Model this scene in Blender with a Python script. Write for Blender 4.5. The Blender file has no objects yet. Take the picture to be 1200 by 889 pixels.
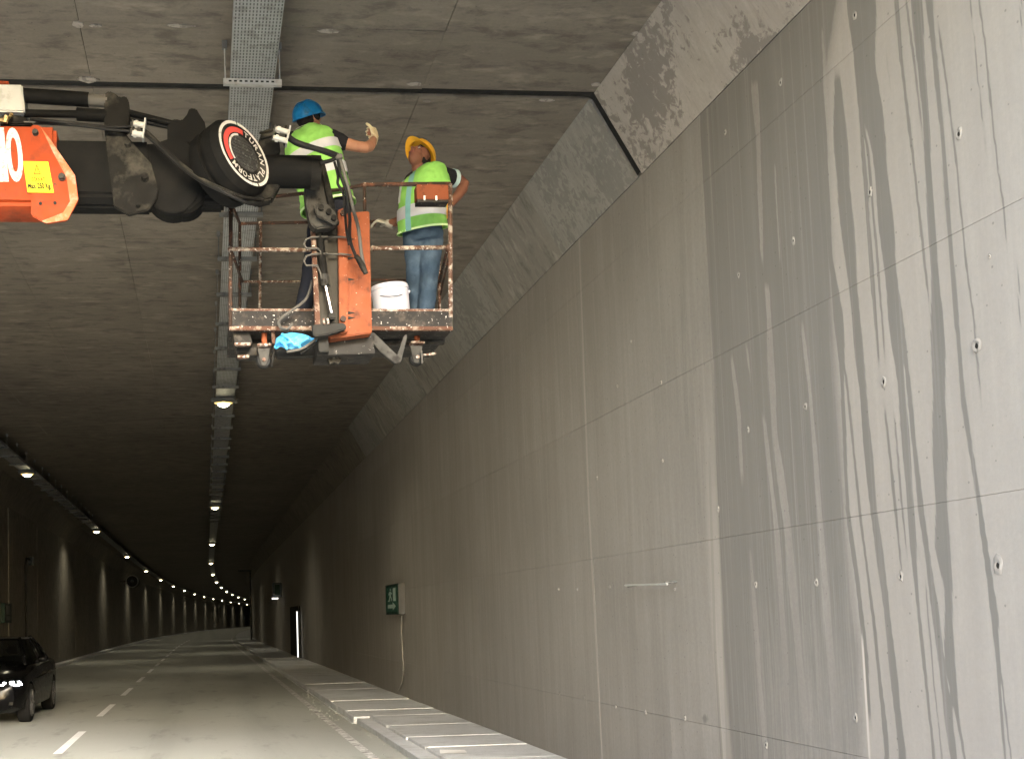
import bpy, bmesh, math, random
import numpy as np
from mathutils import Vector, Matrix
from mathutils.noise import noise as mnoise
random.seed(7); rs = np.random.RandomState(7)
SC = bpy.context.scene; COL = SC.collection
R = math.radians
# ------------------------------------------------------------------ camera (upper right crop of a wider frame -> lens shift)
F, PX, PY, VX, VY, ROLL, EYE = 1320., 370., 620., 241., 728., .017, 1.65
cyv = Vector((VX-PX, -(VY-PY), -F)).normalized()
czv = Vector((-ROLL, 1, 0)); czv = (czv - cyv*cyv.dot(czv)).normalized()
cxv = cyv.cross(czv)
RM = Matrix((cxv, cyv, czv)); CAM = Vector((0, 0, EYE))
cd = bpy.data.cameras.new('camera'); cam = bpy.data.objects.new('camera', cd); COL.objects.link(cam)
cam.matrix_world = Matrix.Translation(CAM) @ RM.to_4x4()
cd.sensor_width = 36; cd.lens = F/1200*36
cd.shift_x = (600-PX)/1200; cd.shift_y = (PY-444.5)/1200
cd.clip_start = .05; cd.clip_end = 3000
SC.camera = cam
# ------------------------------------------------------------------ daylight
SUN_EL, SUN_AZ = R(25), R(169)         # veiled sun behind the camera, shining softly into the tunnel mouth
w = bpy.data.worlds.new('World'); SC.world = w; w.use_nodes = True
nt = w.node_tree; bg = nt.nodes['Background']
sky = nt.nodes.new('ShaderNodeTexSky'); sky.sky_type = 'NISHITA'; sky.sun_disc = False
sky.sun_elevation = SUN_EL; sky.sun_rotation = SUN_AZ; sky.dust_density = 2.0; sky.air_density = 1.2
nt.links.new(sky.outputs[0], bg.inputs[0]); bg.inputs[1].default_value = .15
sl = bpy.data.lights.new('sun', 'SUN'); sl.energy = .75; sl.angle = R(18); sl.color = (.96, .985, 1)
so = bpy.data.objects.new('sun', sl); COL.objects.link(so)
sd = Vector((math.sin(SUN_AZ)*math.cos(SUN_EL), math.cos(SUN_AZ)*math.cos(SUN_EL), math.sin(SUN_EL)))
so.rotation_euler = sd.to_track_quat('Z', 'Y').to_euler(); so.location = (0, -20, 30)
SC.view_settings.view_transform = 'Standard'; SC.view_settings.look = 'None'
SC.view_settings.gamma = 1; SC.view_settings.exposure = 4.25
SC.cycles.use_denoising = True; SC.cycles.max_bounces = 12; SC.cycles.diffuse_bounces = 7
SC.cycles.sample_clamp_indirect = 8
YP = 2.3                                 # where the roof of the tunnel begins
LAMP_W, LENS_E = 24., 2.2

# ------------------------------------------------------------------ helpers
def ray(x, y): return RM @ Vector(((x-PX)/F, -(y-PY)/F, -1))
def at(x, y, Y): d = ray(x, y); return CAM + d*(Y/d.y)
def onX(x, y, X): d = ray(x, y); return CAM + d*(X/d.x)
def onZ(x, y, Z): d = ray(x, y); return CAM + d*((Z-EYE)/d.z)
def bend(Y): return 3.3e-4*max(0, Y-68)**2

class MB:
    def __init__(s): s.v = []; s.f = []
    def add(s, vs, fs):
        n = len(s.v); s.v += [tuple(p) for p in vs]; s.f += [tuple(i+n for i in f) for f in fs]; return s
    def box(s, c, d, rot=None, bev=0):
        c = Vector(c); x, y, z = d[0]/2, d[1]/2, d[2]/2
        vs = [Vector((a*x, b*y, e*z)) for e in (-1, 1) for b in (-1, 1) for a in (-1, 1)]
        if rot: vs = [rot @ p for p in vs]
        return s.add([p+c for p in vs], [(0,2,3,1),(4,5,7,6),(0,1,5,4),(2,6,7,3),(0,4,6,2),(1,3,7,5)])
    def bb(s, lo, hi): return s.box([(a+b)/2 for a, b in zip(lo, hi)], [b-a for a, b in zip(lo, hi)])
    def ring(s, rings, cap=True, closed=True):
        n = len(rings[0]); vs = [p for r in rings for p in r]; fs = []
        m = n if closed else n-1
        for i in range(len(rings)-1):
            for j in range(m):
                k = (j+1) % n; fs.append((i*n+j, i*n+k, (i+1)*n+k, (i+1)*n+j))
        if cap: fs.append(tuple(range(n-1, -1, -1))); fs.append(tuple((len(rings)-1)*n+j for j in range(n)))
        return s.add(vs, fs)
    def tube(s, pts, r, n=8, round_=False, flat=1.0, up=None):
        pts = [Vector(p) for p in pts]; rr = list(r) if hasattr(r, '__len__') else [r]*len(pts)
        if round_:
            d0 = (pts[0]-pts[1]).normalized(); d1 = (pts[-1]-pts[-2]).normalized(); a, b = rr[0], rr[-1]
            P0, P1 = pts[0], pts[-1]
            pts = [P0+d0*a*.95, P0+d0*a*.7] + pts + [P1+d1*b*.7, P1+d1*b*.95]
            rr = [a*.3, a*.72] + rr + [b*.72, b*.3]
        rings = []; u = None
        for i, p in enumerate(pts):
            t = ((pts[min(i+1, len(pts)-1)]) - pts[max(i-1, 0)]).normalized()
            if u is None:
                u = Vector(up) if up else (Vector((0, 0, 1)) if abs(t.z) < .9 else Vector((1, 0, 0)))
            u = (u - t*u.dot(t)).normalized(); q = t.cross(u)
            rings.append([p + (u*math.cos(2*math.pi*k/n)*flat + q*math.sin(2*math.pi*k/n))*rr[i] for k in range(n)])
        return s.ring(rings)
    def cyl(s, a, b, r, n=16, r2=None): return s.tube([a, b], [r, r if r2 is None else r2], n)
    def ell(s, c, ax, n=14, m=9):
        c = Vector(c); A = [Vector(a) for a in ax]; rings = []
        for i in range(m):
            t = math.pi*(i+.5)/m
            rings.append([c + A[2]*math.cos(t) + (A[0]*math.cos(2*math.pi*k/n)+A[1]*math.sin(2*math.pi*k/n))*math.sin(t) for k in range(n)])
        return s.ring(rings)
    def plate(s, poly, Y, depth):
        a = [at(x, y, Y) for x, y in poly]; b = [p+Vector((0, depth, 0)) for p in a]; n = len(a)
        return s.add(a+b, [tuple(range(n)), tuple(range(2*n-1, n-1, -1))] + [(i, (i+1) % n, (i+1) % n+n, i+n) for i in range(n)])
    def build(s, name, mat, parent=None, smooth=False, bev=0, sharp=35, attrs=None, **props):
        me = bpy.data.meshes.new(name)
        off = Vector(); q = parent
        while q: off += q.location; q = q.parent
        me.from_pydata([tuple(Vector(p)-off) for p in s.v], [], s.f)
        if not attrs:
            bm = bmesh.new(); bm.from_mesh(me)
            bmesh.ops.recalc_face_normals(bm, faces=bm.faces)
            if bev: 
                es = [e for e in bm.edges if len(e.link_faces) == 2 and e.calc_face_angle(0) > .5]
                bmesh.ops.bevel(bm, geom=es, offset=bev, segments=2, affect='EDGES', clamp_overlap=True)
            bm.to_mesh(me); bm.free()
        else:
            for k, v in attrs.items():
                a = me.attributes.new(k, 'FLOAT', 'POINT'); a.data.foreach_set('value', np.asarray(v, dtype=np.float32))
        if smooth or bev:
            me.shade_smooth()
            if smooth != 'all': me.set_sharp_from_angle(angle=R(sharp))
        me.materials.append(mat)
        o = bpy.data.objects.new(name, me); COL.objects.link(o)
        if parent: o.parent = parent
        for k, v in props.items(): o[k] = v
        return o

def thing(name, label, cat, loc=(0, 0, 0), group=None):
    o = bpy.data.objects.new(name, None); COL.objects.link(o); o.location = loc
    o['label'] = label; o['category'] = cat
    if group: o['group'] = group
    o.empty_display_size = .1
    bpy.context.view_layer.update()
    return o
def tag(o, label, cat, group=None):
    o['label'] = label; o['category'] = cat
    if group: o['group'] = group
    return o
def realmesh(o, mods):
    for t, kw in mods:
        m = o.modifiers.new(t.lower(), t)
        for k, v in kw.items(): setattr(m, k, v)
    dg = bpy.context.evaluated_depsgraph_get()
    me = bpy.data.meshes.new_from_object(o.evaluated_get(dg))
    old = o.data; o.modifiers.clear(); mats = list(old.materials); o.data = me; nm = old.name
    bpy.data.meshes.remove(old); me.name = nm
    if not me.materials:
        for m in mats: me.materials.append(m)
    me.shade_smooth()
    return o
def blend_solid(mb, name, mat, parent, vox=.007, it=3, **p):
    o = mb.build(name, mat, parent, **p)
    return realmesh(o, [('REMESH', dict(mode='VOXEL', voxel_size=vox)), ('SMOOTH', dict(factor=.5, iterations=it))])
def text_part(body, o, xv, yv, name, mat, parent, bold=.0, lift=Vector((0, -.002, 0))):
    """lettering fitted to the parallelogram origin o, width vector xv, height vector yv"""
    cu = bpy.data.curves.new('lettering', 'FONT'); cu.body = body; cu.offset = bold; cu.resolution_u = 6
    t = bpy.data.objects.new('lettering', cu); COL.objects.link(t)
    dg = bpy.context.evaluated_depsgraph_get(); me = bpy.data.meshes.new_from_object(t.evaluated_get(dg))
    vs = [v.co.copy() for v in me.vertices]; fs = [tuple(p.vertices) for p in me.polygons]
    bpy.data.objects.remove(t); bpy.data.curves.remove(cu); bpy.data.meshes.remove(me)
    x0 = min(v.x for v in vs); x1 = max(v.x for v in vs); y0 = min(v.y for v in vs); y1 = max(v.y for v in vs)
    mb = MB(); mb.add([o+xv*((v.x-x0)/(x1-x0))+yv*((v.y-y0)/(y1-y0))+lift for v in vs], fs)
    return mb.build(name, mat, parent)

# ------------------------------------------------------------------ materials
class N:
    def __init__(s, name):
        s.m = bpy.data.materials.new(name); s.m.use_nodes = True; s.t = s.m.node_tree; s.b = s.t.nodes['Principled BSDF']
    def n(s, typ, props=None, **inp):
        x = s.t.nodes.new('ShaderNode'+typ)
        for k, v in (props or {}).items(): setattr(x, k, v)
        for k, v in inp.items(): s.set(x, k, v)
        return x
    def set(s, x, k, v):
        i = x.inputs[int(k[1:])] if k[0] == 'i' and k[1:].isdigit() else x.inputs[k.replace('_', ' ')]
        if isinstance(v, bpy.types.NodeSocket): s.t.links.new(v, i)
        else:
            if i.type == 'RGBA' and len(v) == 3: v = (*v, 1)
            i.default_value = v
    def pos(s, scale=(1, 1, 1), obj=False):
        g = s.n('TexCoord').outputs['Object'] if obj else s.n('NewGeometry').outputs['Position']
        return s.n('Mapping', i0=g, Scale=scale).outputs[0]
    def noise(s, vec, scale, detail=4, rough=.55, dist=0):
        return s.n('TexNoise', Vector=vec, Scale=scale, Detail=detail, Roughness=rough, Distortion=dist).outputs[0]
    def rng(s, v, a, b, c=0., d=1.):
        x = s.n('MapRange', dict(clamp=True), i0=v, i1=a, i2=b, i3=c, i4=d); return x.outputs[0]
    def mix(s, f, a, b, mode='MIX'):
        x = s.n('Mix', dict(data_type='RGBA', blend_type=mode)); s.set(x, 'i0', f); s.set(x, 'i6', a); s.set(x, 'i7', b); return x.outputs[2]
    def math(s, op, a, b=0.): return s.n('Math', dict(operation=op), i0=a, i1=b).outputs[0]
    def bump(s, h, st=.3, dist=.01):
        s.t.links.new(s.n('Bump', Strength=st, Distance=dist, Height=h).outputs[0], s.b.inputs['Normal'])
    def done(s, col, rough=.7, metal=0., spec=.5):
        s.set(s.b, 'Base_Color', col); s.set(s.b, 'Roughness', rough); s.set(s.b, 'Metallic', metal); s.b.inputs['Specular IOR Level'].default_value = spec
        return s.m
def c3(v): return tuple(v)
def pbr(name, col, rough=.6, metal=0., dirt=None, dscale=9., damt=(.5, .62), var=.22, bump=.15, bscale=80., speck=None, spec=.10, obj=True):
    k = N(name); p = k.pos(obj=obj)
    a = k.mix(k.noise(p, 5., 5), tuple(c*(1-var) for c in col), tuple(min(1, c*(1+var)) for c in col))
    rgh = k.rng(k.noise(p, 14.), .3, .7, max(.05, rough-.1), min(1, rough+.12))
    if dirt:
        f = k.rng(k.noise(p, dscale, 8, .65), damt[0], damt[1]); a = k.mix(f, a, dirt)
        rgh = k.math('MAXIMUM', rgh, k.math('MULTIPLY', f, .75))
    if speck:
        a = k.mix(k.rng(k.noise(p, speck[1], 3, .5), speck[2], speck[2]+.03), a, speck[0])
    k.bump(k.noise(p, bscale, 4), bump, .004)
    return k.done(a, rgh, metal, spec)

def concrete(name, base, dark, kind):
    k = N(name); oi = k.n('ObjectInfo').outputs['Random']
    if kind == 'wall':
        p = k.pos(); ps = k.pos((1, 3.2, .16)); pf = k.pos((1, 9., .5))
    else:
        p = k.pos(); ps = k.pos((.35, 2.6, 1)); pf = k.pos((1.2, 7, 2))
    c = k.mix(k.rng(k.noise(p, .55, 5, .6), .3, .7), dark, base)
    c = k.mix(k.rng(k.noise(ps, 1.4, 6, .62), .42, .68, 0, .55), c, tuple(x*.68 for x in base))
    c = k.mix(k.rng(k.noise(pf, 1.8, 6, .6), .5, .75, 0, .35), c, tuple(min(1, x*1.28) for x in base))
    c = k.mix(k.rng(oi, 0, 1, 0, .22), c, tuple(x*.72 for x in dark))
    fine = k.noise(p, 38, 6, .7)
    c = k.mix(k.rng(fine, .35, .72, 0, .28), c, tuple(x*.6 for x in dark))
    pits = k.n('TexVoronoi', dict(feature='F1'), Vector=k.pos(), Scale=11.).outputs['Distance']
    pm = k.rng(pits, .05, .09, 1, 0)
    hgt = k.math('ADD', k.math('MULTIPLY', k.noise(p, 5, 6, .6), .8), k.math('MULTIPLY', fine, .25))
    if kind == 'wall':
        wet = k.n('Attribute', dict(attribute_name='wet')).outputs['Fac']
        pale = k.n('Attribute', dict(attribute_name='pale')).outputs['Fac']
        wn = k.math('ADD', wet, k.math('MULTIPLY', k.math('SUBTRACT', k.noise(k.pos((1, 26, .8)), 2.2, 6, .75), .5), .75))
        fib = k.rng(k.noise(k.pos((1, 16, .12)), 2.5, 4, .6), .54, .68, 1, .45)
        wm = k.math('MULTIPLY', k.math('MULTIPLY', k.rng(wn, .34, .6), .88), fib)
        c = k.mix(wm, c, k.mix(k.noise(ps, 2.5), (.145, .135, .117), (.195, .184, .162)))
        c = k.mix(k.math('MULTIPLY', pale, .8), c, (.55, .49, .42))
        k.set(k.b, 'Roughness', .85)
    elif kind == 'haunch':
        ph = k.pos((1.6, 1.1, 1.0)); b1 = k.noise(ph, 10., 9, .64, .5); ar = k.noise(k.pos(), 1.1, 3)
        m = k.rng(k.math('ADD', b1, k.math('MULTIPLY', k.math('SUBTRACT', ar, .5), 1.0)), .50, .57, 0, .75 if base[0] > .35 else .4)
        c = k.mix(m, c, tuple(x*.48 for x in dark))
        st = k.rng(k.noise(k.pos((3, 14, 3)), 1.6, 4, .6), .56, .66, 0, .35); c = k.mix(st, c, tuple(x*.7 for x in dark))
    else:
        b1 = k.noise(k.pos((1.0, 2.2, 1)), 2.6, 8, .68, .3); c = k.mix(k.rng(b1, .5, .64, 0, .6), c, tuple(x*.45 for x in dark))
        b2 = k.noise(k.pos((.7, 1.6, 1)), 3.7, 6, .6, .2); c = k.mix(k.rng(b2, .56, .68, 0, .45), c, tuple(min(1, x*1.35) for x in base))
    c = k.mix(k.math('MULTIPLY', pm, .5), c, tuple(x*.4 for x in dark))
    k.bump(hgt, .35, .012)
    return k.done(c, .85, 0, .3)
M = {}
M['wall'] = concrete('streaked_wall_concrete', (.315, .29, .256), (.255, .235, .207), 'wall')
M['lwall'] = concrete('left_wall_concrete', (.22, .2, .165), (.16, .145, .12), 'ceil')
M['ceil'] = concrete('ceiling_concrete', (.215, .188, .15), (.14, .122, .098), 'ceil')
M['haunch'] = concrete('haunch_concrete', (.40, .36, .31), (.30, .27, .235), 'haunch')
M['haunch_grey'] = concrete('haunch_grey_concrete', (.30, .285, .25), (.23, .22, .195), 'haunch')
M['haunch_plain'] = concrete('haunch_plain_concrete', (.28, .26, .225), (.215, .2, .17), 'ceil')
def m_road():
    k = N('dusty_asphalt'); p = k.pos(); pl = k.pos((1, .06, 1))
    c = k.mix(k.noise(p, .5, 5), (.35, .355, .32), (.44, .445, .405))
    c = k.mix(k.rng(k.noise(pl, 1.3, 4), .4, .65, 0, .6), c, (.40, .40, .365))
    g = k.noise(p, 120, 3, .7); c = k.mix(k.rng(g, .5, .75, 0, .35), c, (.16, .155, .14))
    c = k.mix(k.rng(k.noise(k.pos((1, .25, 1)), 2.3, 7, .65), .56, .68, 0, .5), c, (.2, .195, .18))
    k.bump(g, .5, .006); tr = k.n('SeparateXYZ', i0=k.pos()).outputs[0]; lane = k.math('ABSOLUTE', k.math('SUBTRACT', k.math('ABSOLUTE', k.math('SUBTRACT', tr, .15)), .8))
    c = k.mix(k.math('MULTIPLY', k.rng(lane, .12, .5, .30, 0), k.rng(k.noise(k.pos((1, .08, 1)), 2., 4), .3, .6)), c, (.2, .2, .18))
    c = k.mix(k.rng(k.noise(k.pos((1, .5, 1)), 9., 5, .7), .66, .72, 0, .45), c, (.14, .138, .125))
    return k.done(c, .8, 0, .35)
M['road'] = m_road()
def m_pave():
    k = N('pavement_concrete'); p = k.pos(); oi = k.n('ObjectInfo').outputs['Random']
    c = k.mix(k.noise(p, 1.3, 6), (.54, .55, .555), (.64, .65, .655)); c = k.mix(k.rng(oi, 0, 1, 0, .3), c, (.42, .42, .41))
    c = k.mix(k.rng(k.noise(p, 45, 4), .5, .75, 0, .35), c, (.2, .2, .19)); c = k.mix(k.rng(k.noise(k.pos((.4, 1.5, 1)), 5, 6, .65), .57, .68, 0, .5), c, (.25, .245, .23))
    k.bump(k.noise(p, 60, 4), .3, .005); c = k.mix(k.rng(k.noise(k.pos((.8, .8, 1)), 2.4, 7, .7), .5, .68, 0, .45), c, (.3, .295, .275))
    return k.done(c, .85, 0, .3)
M['pave'] = m_pave()
M['lime'] = pbr('lime_deposit', (.60, .60, .59), .9, dirt=(.46, .46, .45), dscale=12, obj=False)
def m_line():
    k = N('worn_road_paint'); p = k.pos(); f = k.rng(k.noise(p, 7, 8, .7), .42, .6)
    return k.done(k.mix(f, (.72, .71, .68), (.24, .23, .21)), .7)
M['edge'] = m_line()
M['line'] = pbr('road_paint', (.86, .85, .82), .65, dirt=(.6, .59, .55), dscale=10, damt=(.56, .74), obj=False)
M['ground'] = pbr('ground_concrete', (.17, .16, .145), .9, dirt=(.11, .105, .095), dscale=.4, obj=False)
M['seal'] = pbr('black_sealant', (.018, .018, .017), .45, bump=.5, bscale=25, obj=False)
M['galv'] = pbr('galvanised_steel', (.15, .15, .142), .6, .2, dirt=(.08, .08, .075), dscale=6, obj=True)
M['strut'] = pbr('pale_zinc_strut', (.42, .42, .4), .5, .2, dirt=(.35, .34, .31), dscale=14)
def m_tray():
    k = N('perforated_tray'); p = k.pos((1, 1, 1))
    sx = k.n('SeparateXYZ', i0=p)
    def cell(s, per, off=0.): return k.math('ABSOLUTE', k.math('SUBTRACT', k.math('FRACT', k.math('ADD', k.math('MULTIPLY', s, 1/per), off)), .5))
    a = k.math('LESS_THAN', cell(sx.outputs[0], .024), .2); b = k.math('LESS_THAN', cell(sx.outputs[1], .045), .33)
    h = k.math('MULTIPLY', a, b); c = k.mix(k.noise(p, 4, 6), (.25, .255, .245), (.36, .365, .35))
    c = k.mix(k.rng(k.noise(p, 9, 7, .6), .52, .62, 0, .6), c, (.16, .155, .14)); c = k.mix(k.math('MULTIPLY', h, .8), c, (.035, .033, .03))
    return k.done(c, .6, .25)
M['tray'] = m_tray()
M['black'] = pbr('black_boom_paint', (.006, .006, .0057), .7, dirt=(.011, .0102, .009), dscale=7, damt=(.5, .72), bump=.2, spec=.06)
M['blackworn'] = pbr('worn_black_plate', (.009, .0085, .0075), .7, dirt=(.065, .06, .048), dscale=4, damt=(.5, .74), bump=.25, spec=.08)
M['orange'] = pbr('orange_paint', (.25, .037, .008), .5, dirt=(.10, .024, .011), dscale=5, damt=(.52, .74), var=.18, bump=.12, speck=((.06, .03, .02), 34, .69))
M['orangeworn'] = pbr('worn_orange_edge', (.42, .12, .05), .5, dirt=(.40, .29, .22), dscale=8, damt=(.5, .68), var=.12)
M['orangedirt'] = pbr('scuffed_orange_steel', (.19, .055, .023), .65, dirt=(.075, .03, .017), dscale=11, damt=(.53, .7), speck=((.45, .33, .25), 60, .70))
M['rust'] = pbr('grimy_rusted_rail', (.045, .03, .023), .7, dirt=(.15, .066, .04), dscale=14, damt=(.52, .66), speck=((.4, .37, .33), 48, .66))
M['railwhite'] = pbr('paint_spattered_rail', (.11, .06, .042), .7, dirt=(.34, .29, .24), dscale=20, damt=(.48, .6), speck=((.5, .47, .43), 48, .62))
M['toe'] = pbr('spattered_toe_board', (.026, .024, .022), .7, dirt=(.075, .062, .05), dscale=10, damt=(.5, .68), speck=((.42, .4, .37), 55, .67))
M['lip'] = pbr('rusty_floor_lip', (.085, .042, .027), .7, dirt=(.22, .165, .125), dscale=16, damt=(.5, .62), speck=((.75, .7, .62), 60, .65))
M['under'] = pbr('dark_underframe_steel', (.026, .024, .021), .7, dirt=(.075, .066, .054), dscale=9, damt=(.52, .68), speck=((.35, .33, .3), 55, .70))
M['column'] = pbr('taupe_column_paint', (.035, .0315, .0245), .6, dirt=(.018, .016, .013), dscale=6, damt=(.5, .7))
M['steelgrey'] = pbr('dull_grey_steel', (.042, .04, .035), .6, .2, dirt=(.018, .016, .014), dscale=12)
M['chrome'] = pbr('chrome', (.85, .85, .84), .15, 1., var=.05, bump=.02)
M['pin'] = pbr('bright_plated_pin', (.36, .35, .32), .35, .2, var=.1)
M['zinc'] = pbr('shiny_zinc_fitting', (.25, .25, .235), .45, .2, var=.1)
M['rubber'] = pbr('black_rubber', (.01, .01, .0095), .6, bump=.1, spec=.15)
M['greypipe'] = pbr('grey_hydraulic_pipe', (.085, .08, .07), .5, 0.)
M['whitebox'] = pbr('grey_white_cabinet_paint', (.36, .36, .33), .5, dirt=(.24, .235, .2), dscale=6, damt=(.55, .7))
M['white'] = pbr('white_paint', (.82, .81, .78), .5, var=.06, bump=.05)
M['wornwhite'] = pbr('worn_white_lettering', (.48, .465, .43), .6, dirt=(.25, .24, .22), dscale=30, damt=(.55, .65), var=.1)
M['red'] = pbr('faded_red_print', (.45, .06, .05), .6, var=.15)
M['yellow'] = pbr('yellow_sticker', (.60, .52, .02), .45, var=.05, bump=.02)
M['ink'] = pbr('black_ink', (.012, .012, .01), .6)
M['redink'] = pbr('orange_red_ink', (.38, .05, .008), .6)
M['tread'] = pbr('dark_cover_plate', (.035, .035, .034), .45, dirt=(.12, .12, .115), dscale=40, damt=(.55, .65), bump=.6, bscale=55)
M['skin'] = pbr('skin', (.40, .20, .125), .55, var=.14, bump=.1, bscale=120, dirt=(.3, .13, .085), dscale=14, damt=(.5, .75))
M['skindark'] = pbr('tanned_skin', (.19, .085, .055), .55, var=.16, bump=.1, bscale=120, dirt=(.17, .075, .05), dscale=14, damt=(.5, .75))
M['hair'] = pbr('black_hair', (.012, .01, .009), .6, bump=.6, bscale=150)
M['lips'] = pbr('lips', (.22, .075, .06), .5)
M['eye'] = pbr('eye_white', (.5, .48, .45), .3)
def cloth(name, col, wr=.5, scale=9, dirt=None, rough=.85, damt=(.52, .7)):
    k = N(name); p = k.pos(obj=True); n1 = k.noise(p, scale, 6, .6, .6)
    c = k.mix(n1, tuple(x*.82 for x in col), tuple(min(1, x*1.12) for x in col))
    if dirt: c = k.mix(k.rng(k.noise(p, 7, 6, .6), damt[0], damt[1], 0, .8), c, dirt)
    k.bump(k.math('ADD', n1, k.math('MULTIPLY', k.noise(p, 240, 2), .06)), wr, .02); return k.done(c, rough, 0, .25)
M['vest'] = cloth('fluorescent_vest_fabric', (.27, .59, .125), .4)
M['piping'] = cloth('pale_vest_piping', (.72, .95, .5), .2)
M['reflect'] = cloth('silver_reflective_tape', (.52, .53, .56), .3, rough=.4)
M['trim'] = cloth('teal_vest_trim', (.2, .42, .42), .3)
M['shirt'] = cloth('black_tshirt_fabric', (.013, .013, .016), .5)
M['cuff'] = cloth('pale_sleeve_cuff', (.45, .6, .6), .3)
M['navy'] = cloth('dark_navy_trouser_fabric', (.012, .014, .022), .6)
M['jeans'] = cloth('faded_blue_denim', (.038, .066, .105), .7, 8, (.085, .125, .175), damt=(.45, .7))
M['belt'] = cloth('dark_belt_leather', (.03, .022, .018), .2)
M['boot'] = pbr('dark_work_boot', (.05, .04, .03), .7)
M['glove'] = cloth('cream_work_glove', (.72, .62, .42), .5, 20, (.6, .36, .1))
M['gloveg'] = cloth('dirty_grey_glove', (.35, .33, .28), .5, 20, (.08, .075, .07))
M['gloveo'] = cloth('orange_yellow_glove', (.75, .38, .08), .4, 20)
M['bluehat'] = pbr('blue_helmet_plastic', (.008, .12, .30), .35, var=.12, dirt=(.02, .07, .12), dscale=10, damt=(.55, .7))
M['yelhat'] = pbr('yellow_helmet_plastic', (.80, .42, .035), .4, var=.08)
M['muff'] = pbr('black_ear_muff', (.01, .01, .01), .2)
M['bucket'] = pbr('white_bucket_plastic', (.50, .51, .58), .4, var=.04, bump=.03, dirt=(.55, .55, .58), dscale=6, damt=(.62, .75))
M['rag'] = cloth('bright_blue_cloth', (.07, .36, .66), .8, 14, (.2, .55, .8))
M['green'] = pbr('exit_sign_green', (.006, .055, .034), .4, var=.1)
M['signframe'] = pbr('dark_green_sign_frame', (.012, .03, .024), .5)
M['signside'] = pbr('grey_sign_housing', (.10, .10, .098), .5)
M['signwhite'] = pbr('pale_pictogram', (.33, .42, .38), .5, var=.06)
M['cable'] = pbr('grey_cable', (.2, .19, .17), .6)
M['dark'] = pbr('dark_recess', (.025, .024, .021), .8)
M['device'] = pbr('grey_blue_device', (.07, .085, .095), .5)
M['car'] = pbr('black_car_paint', (.003, .003, .0034), .16, var=.1, bump=.0, spec=.09)
M['tyre'] = pbr('tyre_rubber', (.010, .010, .010), .85)
M['rim'] = pbr('dark_alloy', (.10, .10, .10), .4, .6)
M['seat'] = pbr('grey_seat_fabric', (.25, .25, .24), .8)
def m_glass():
    k = N('tinted_car_glass'); g = k.n('BsdfGlossy', Color=(1, 1, 1, 1), Roughness=.03); t = k.n('BsdfTransparent', Color=(.42, .45, .45, 1))
    fr = k.n('Fresnel', IOR=1.5); mx = k.n('MixShader', i0=fr.outputs[0], i1=t.outputs[0], i2=g.outputs[0])
    k.t.links.new(mx.outputs[0], k.t.nodes['Material Output'].inputs[0]); return k.m
M['glass'] = m_glass()
def m_emit(name, col, st):
    k = N(name); k.set(k.b, 'Base_Color', col); k.set(k.b, 'Emission_Color', col); k.b.inputs['Emission Strength'].default_value = st; return k.m
M['lens'] = m_emit('lit_lamp_lens', (1., .90, .58), LENS_E)
M['lens_halo'] = m_emit('warm_lamp_halo', (1., .68, .22), .07)
M['headlight'] = m_emit('lit_headlight', (.95, .97, 1.), 3.)
M['lightbar'] = m_emit('lit_marker_tube', (.9, .9, .85), .14)
M['housing'] = pbr('lamp_housing', (.12, .12, .11), .5, .3)

# ------------------------------------------------------------------ setting: swept structure
def sweep(prof, ys, closed=True, cap=True):
    mb = MB(); mb.ring([[(x+bend(y), y, z) for x, z in prof] for y in ys], cap=cap, closed=closed); return mb
YS = [YP, 10, 20, 30, 40, 50, 60] + list(range(66, 426, 6))
mb = MB(); mb.add([(-900, -900, -.05), (900, -900, -.05), (900, 900, -.05), (-900, 900, -.05)], [(0, 1, 2, 3)])
mb.build('ground', M['ground'], kind='structure')
RY = [-80, -40, -32] + YS
road = sweep([(-5.75, 0), (-1.85, .0), (2.9, 0)], RY, closed=False, cap=False).build('road', M['road'], kind='structure')
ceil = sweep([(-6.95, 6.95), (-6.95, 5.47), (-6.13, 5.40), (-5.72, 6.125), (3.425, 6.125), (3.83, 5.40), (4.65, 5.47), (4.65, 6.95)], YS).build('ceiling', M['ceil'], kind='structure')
WS = [-32]+YS                          # walls run on out of view as an added trough, shaping the daylight
rwall = tag(sweep([(3.83, -.3), (3.83, 5.44), (4.6, 5.44), (4.6, -.3)], WS).build('tunnel_wall', M['wall']),
            'pale concrete wall with dark water streaks and tie holes, right of the road', 'wall')
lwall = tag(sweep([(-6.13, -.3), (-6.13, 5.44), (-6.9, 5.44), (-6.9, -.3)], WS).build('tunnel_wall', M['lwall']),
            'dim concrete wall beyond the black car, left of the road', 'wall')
sweep([(-5.75, -.2), (-5.75, .12), (-6.12, .12), (-6.12, -.2)], WS).build('kerb', M['pave'], kind='structure')
for x0, x1 in ((3.87, 4.6), (-6.9, -6.17)):
    MB().bb((x0, -32, 5.441), (x1, YP-.02, 6.9)).build('daylight_blocker', M['wall'], rwall if x0 > 0 else lwall)  # unseen wall tops added to hold back low sky light
# left wall panels that read as pilaster-wide bays
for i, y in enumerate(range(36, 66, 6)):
    MB().bb((-6.135, y+.02, .13), (-6.1, y+5.98, 5.36)).build('wall_panel', M['lwall'], lwall)

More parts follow.
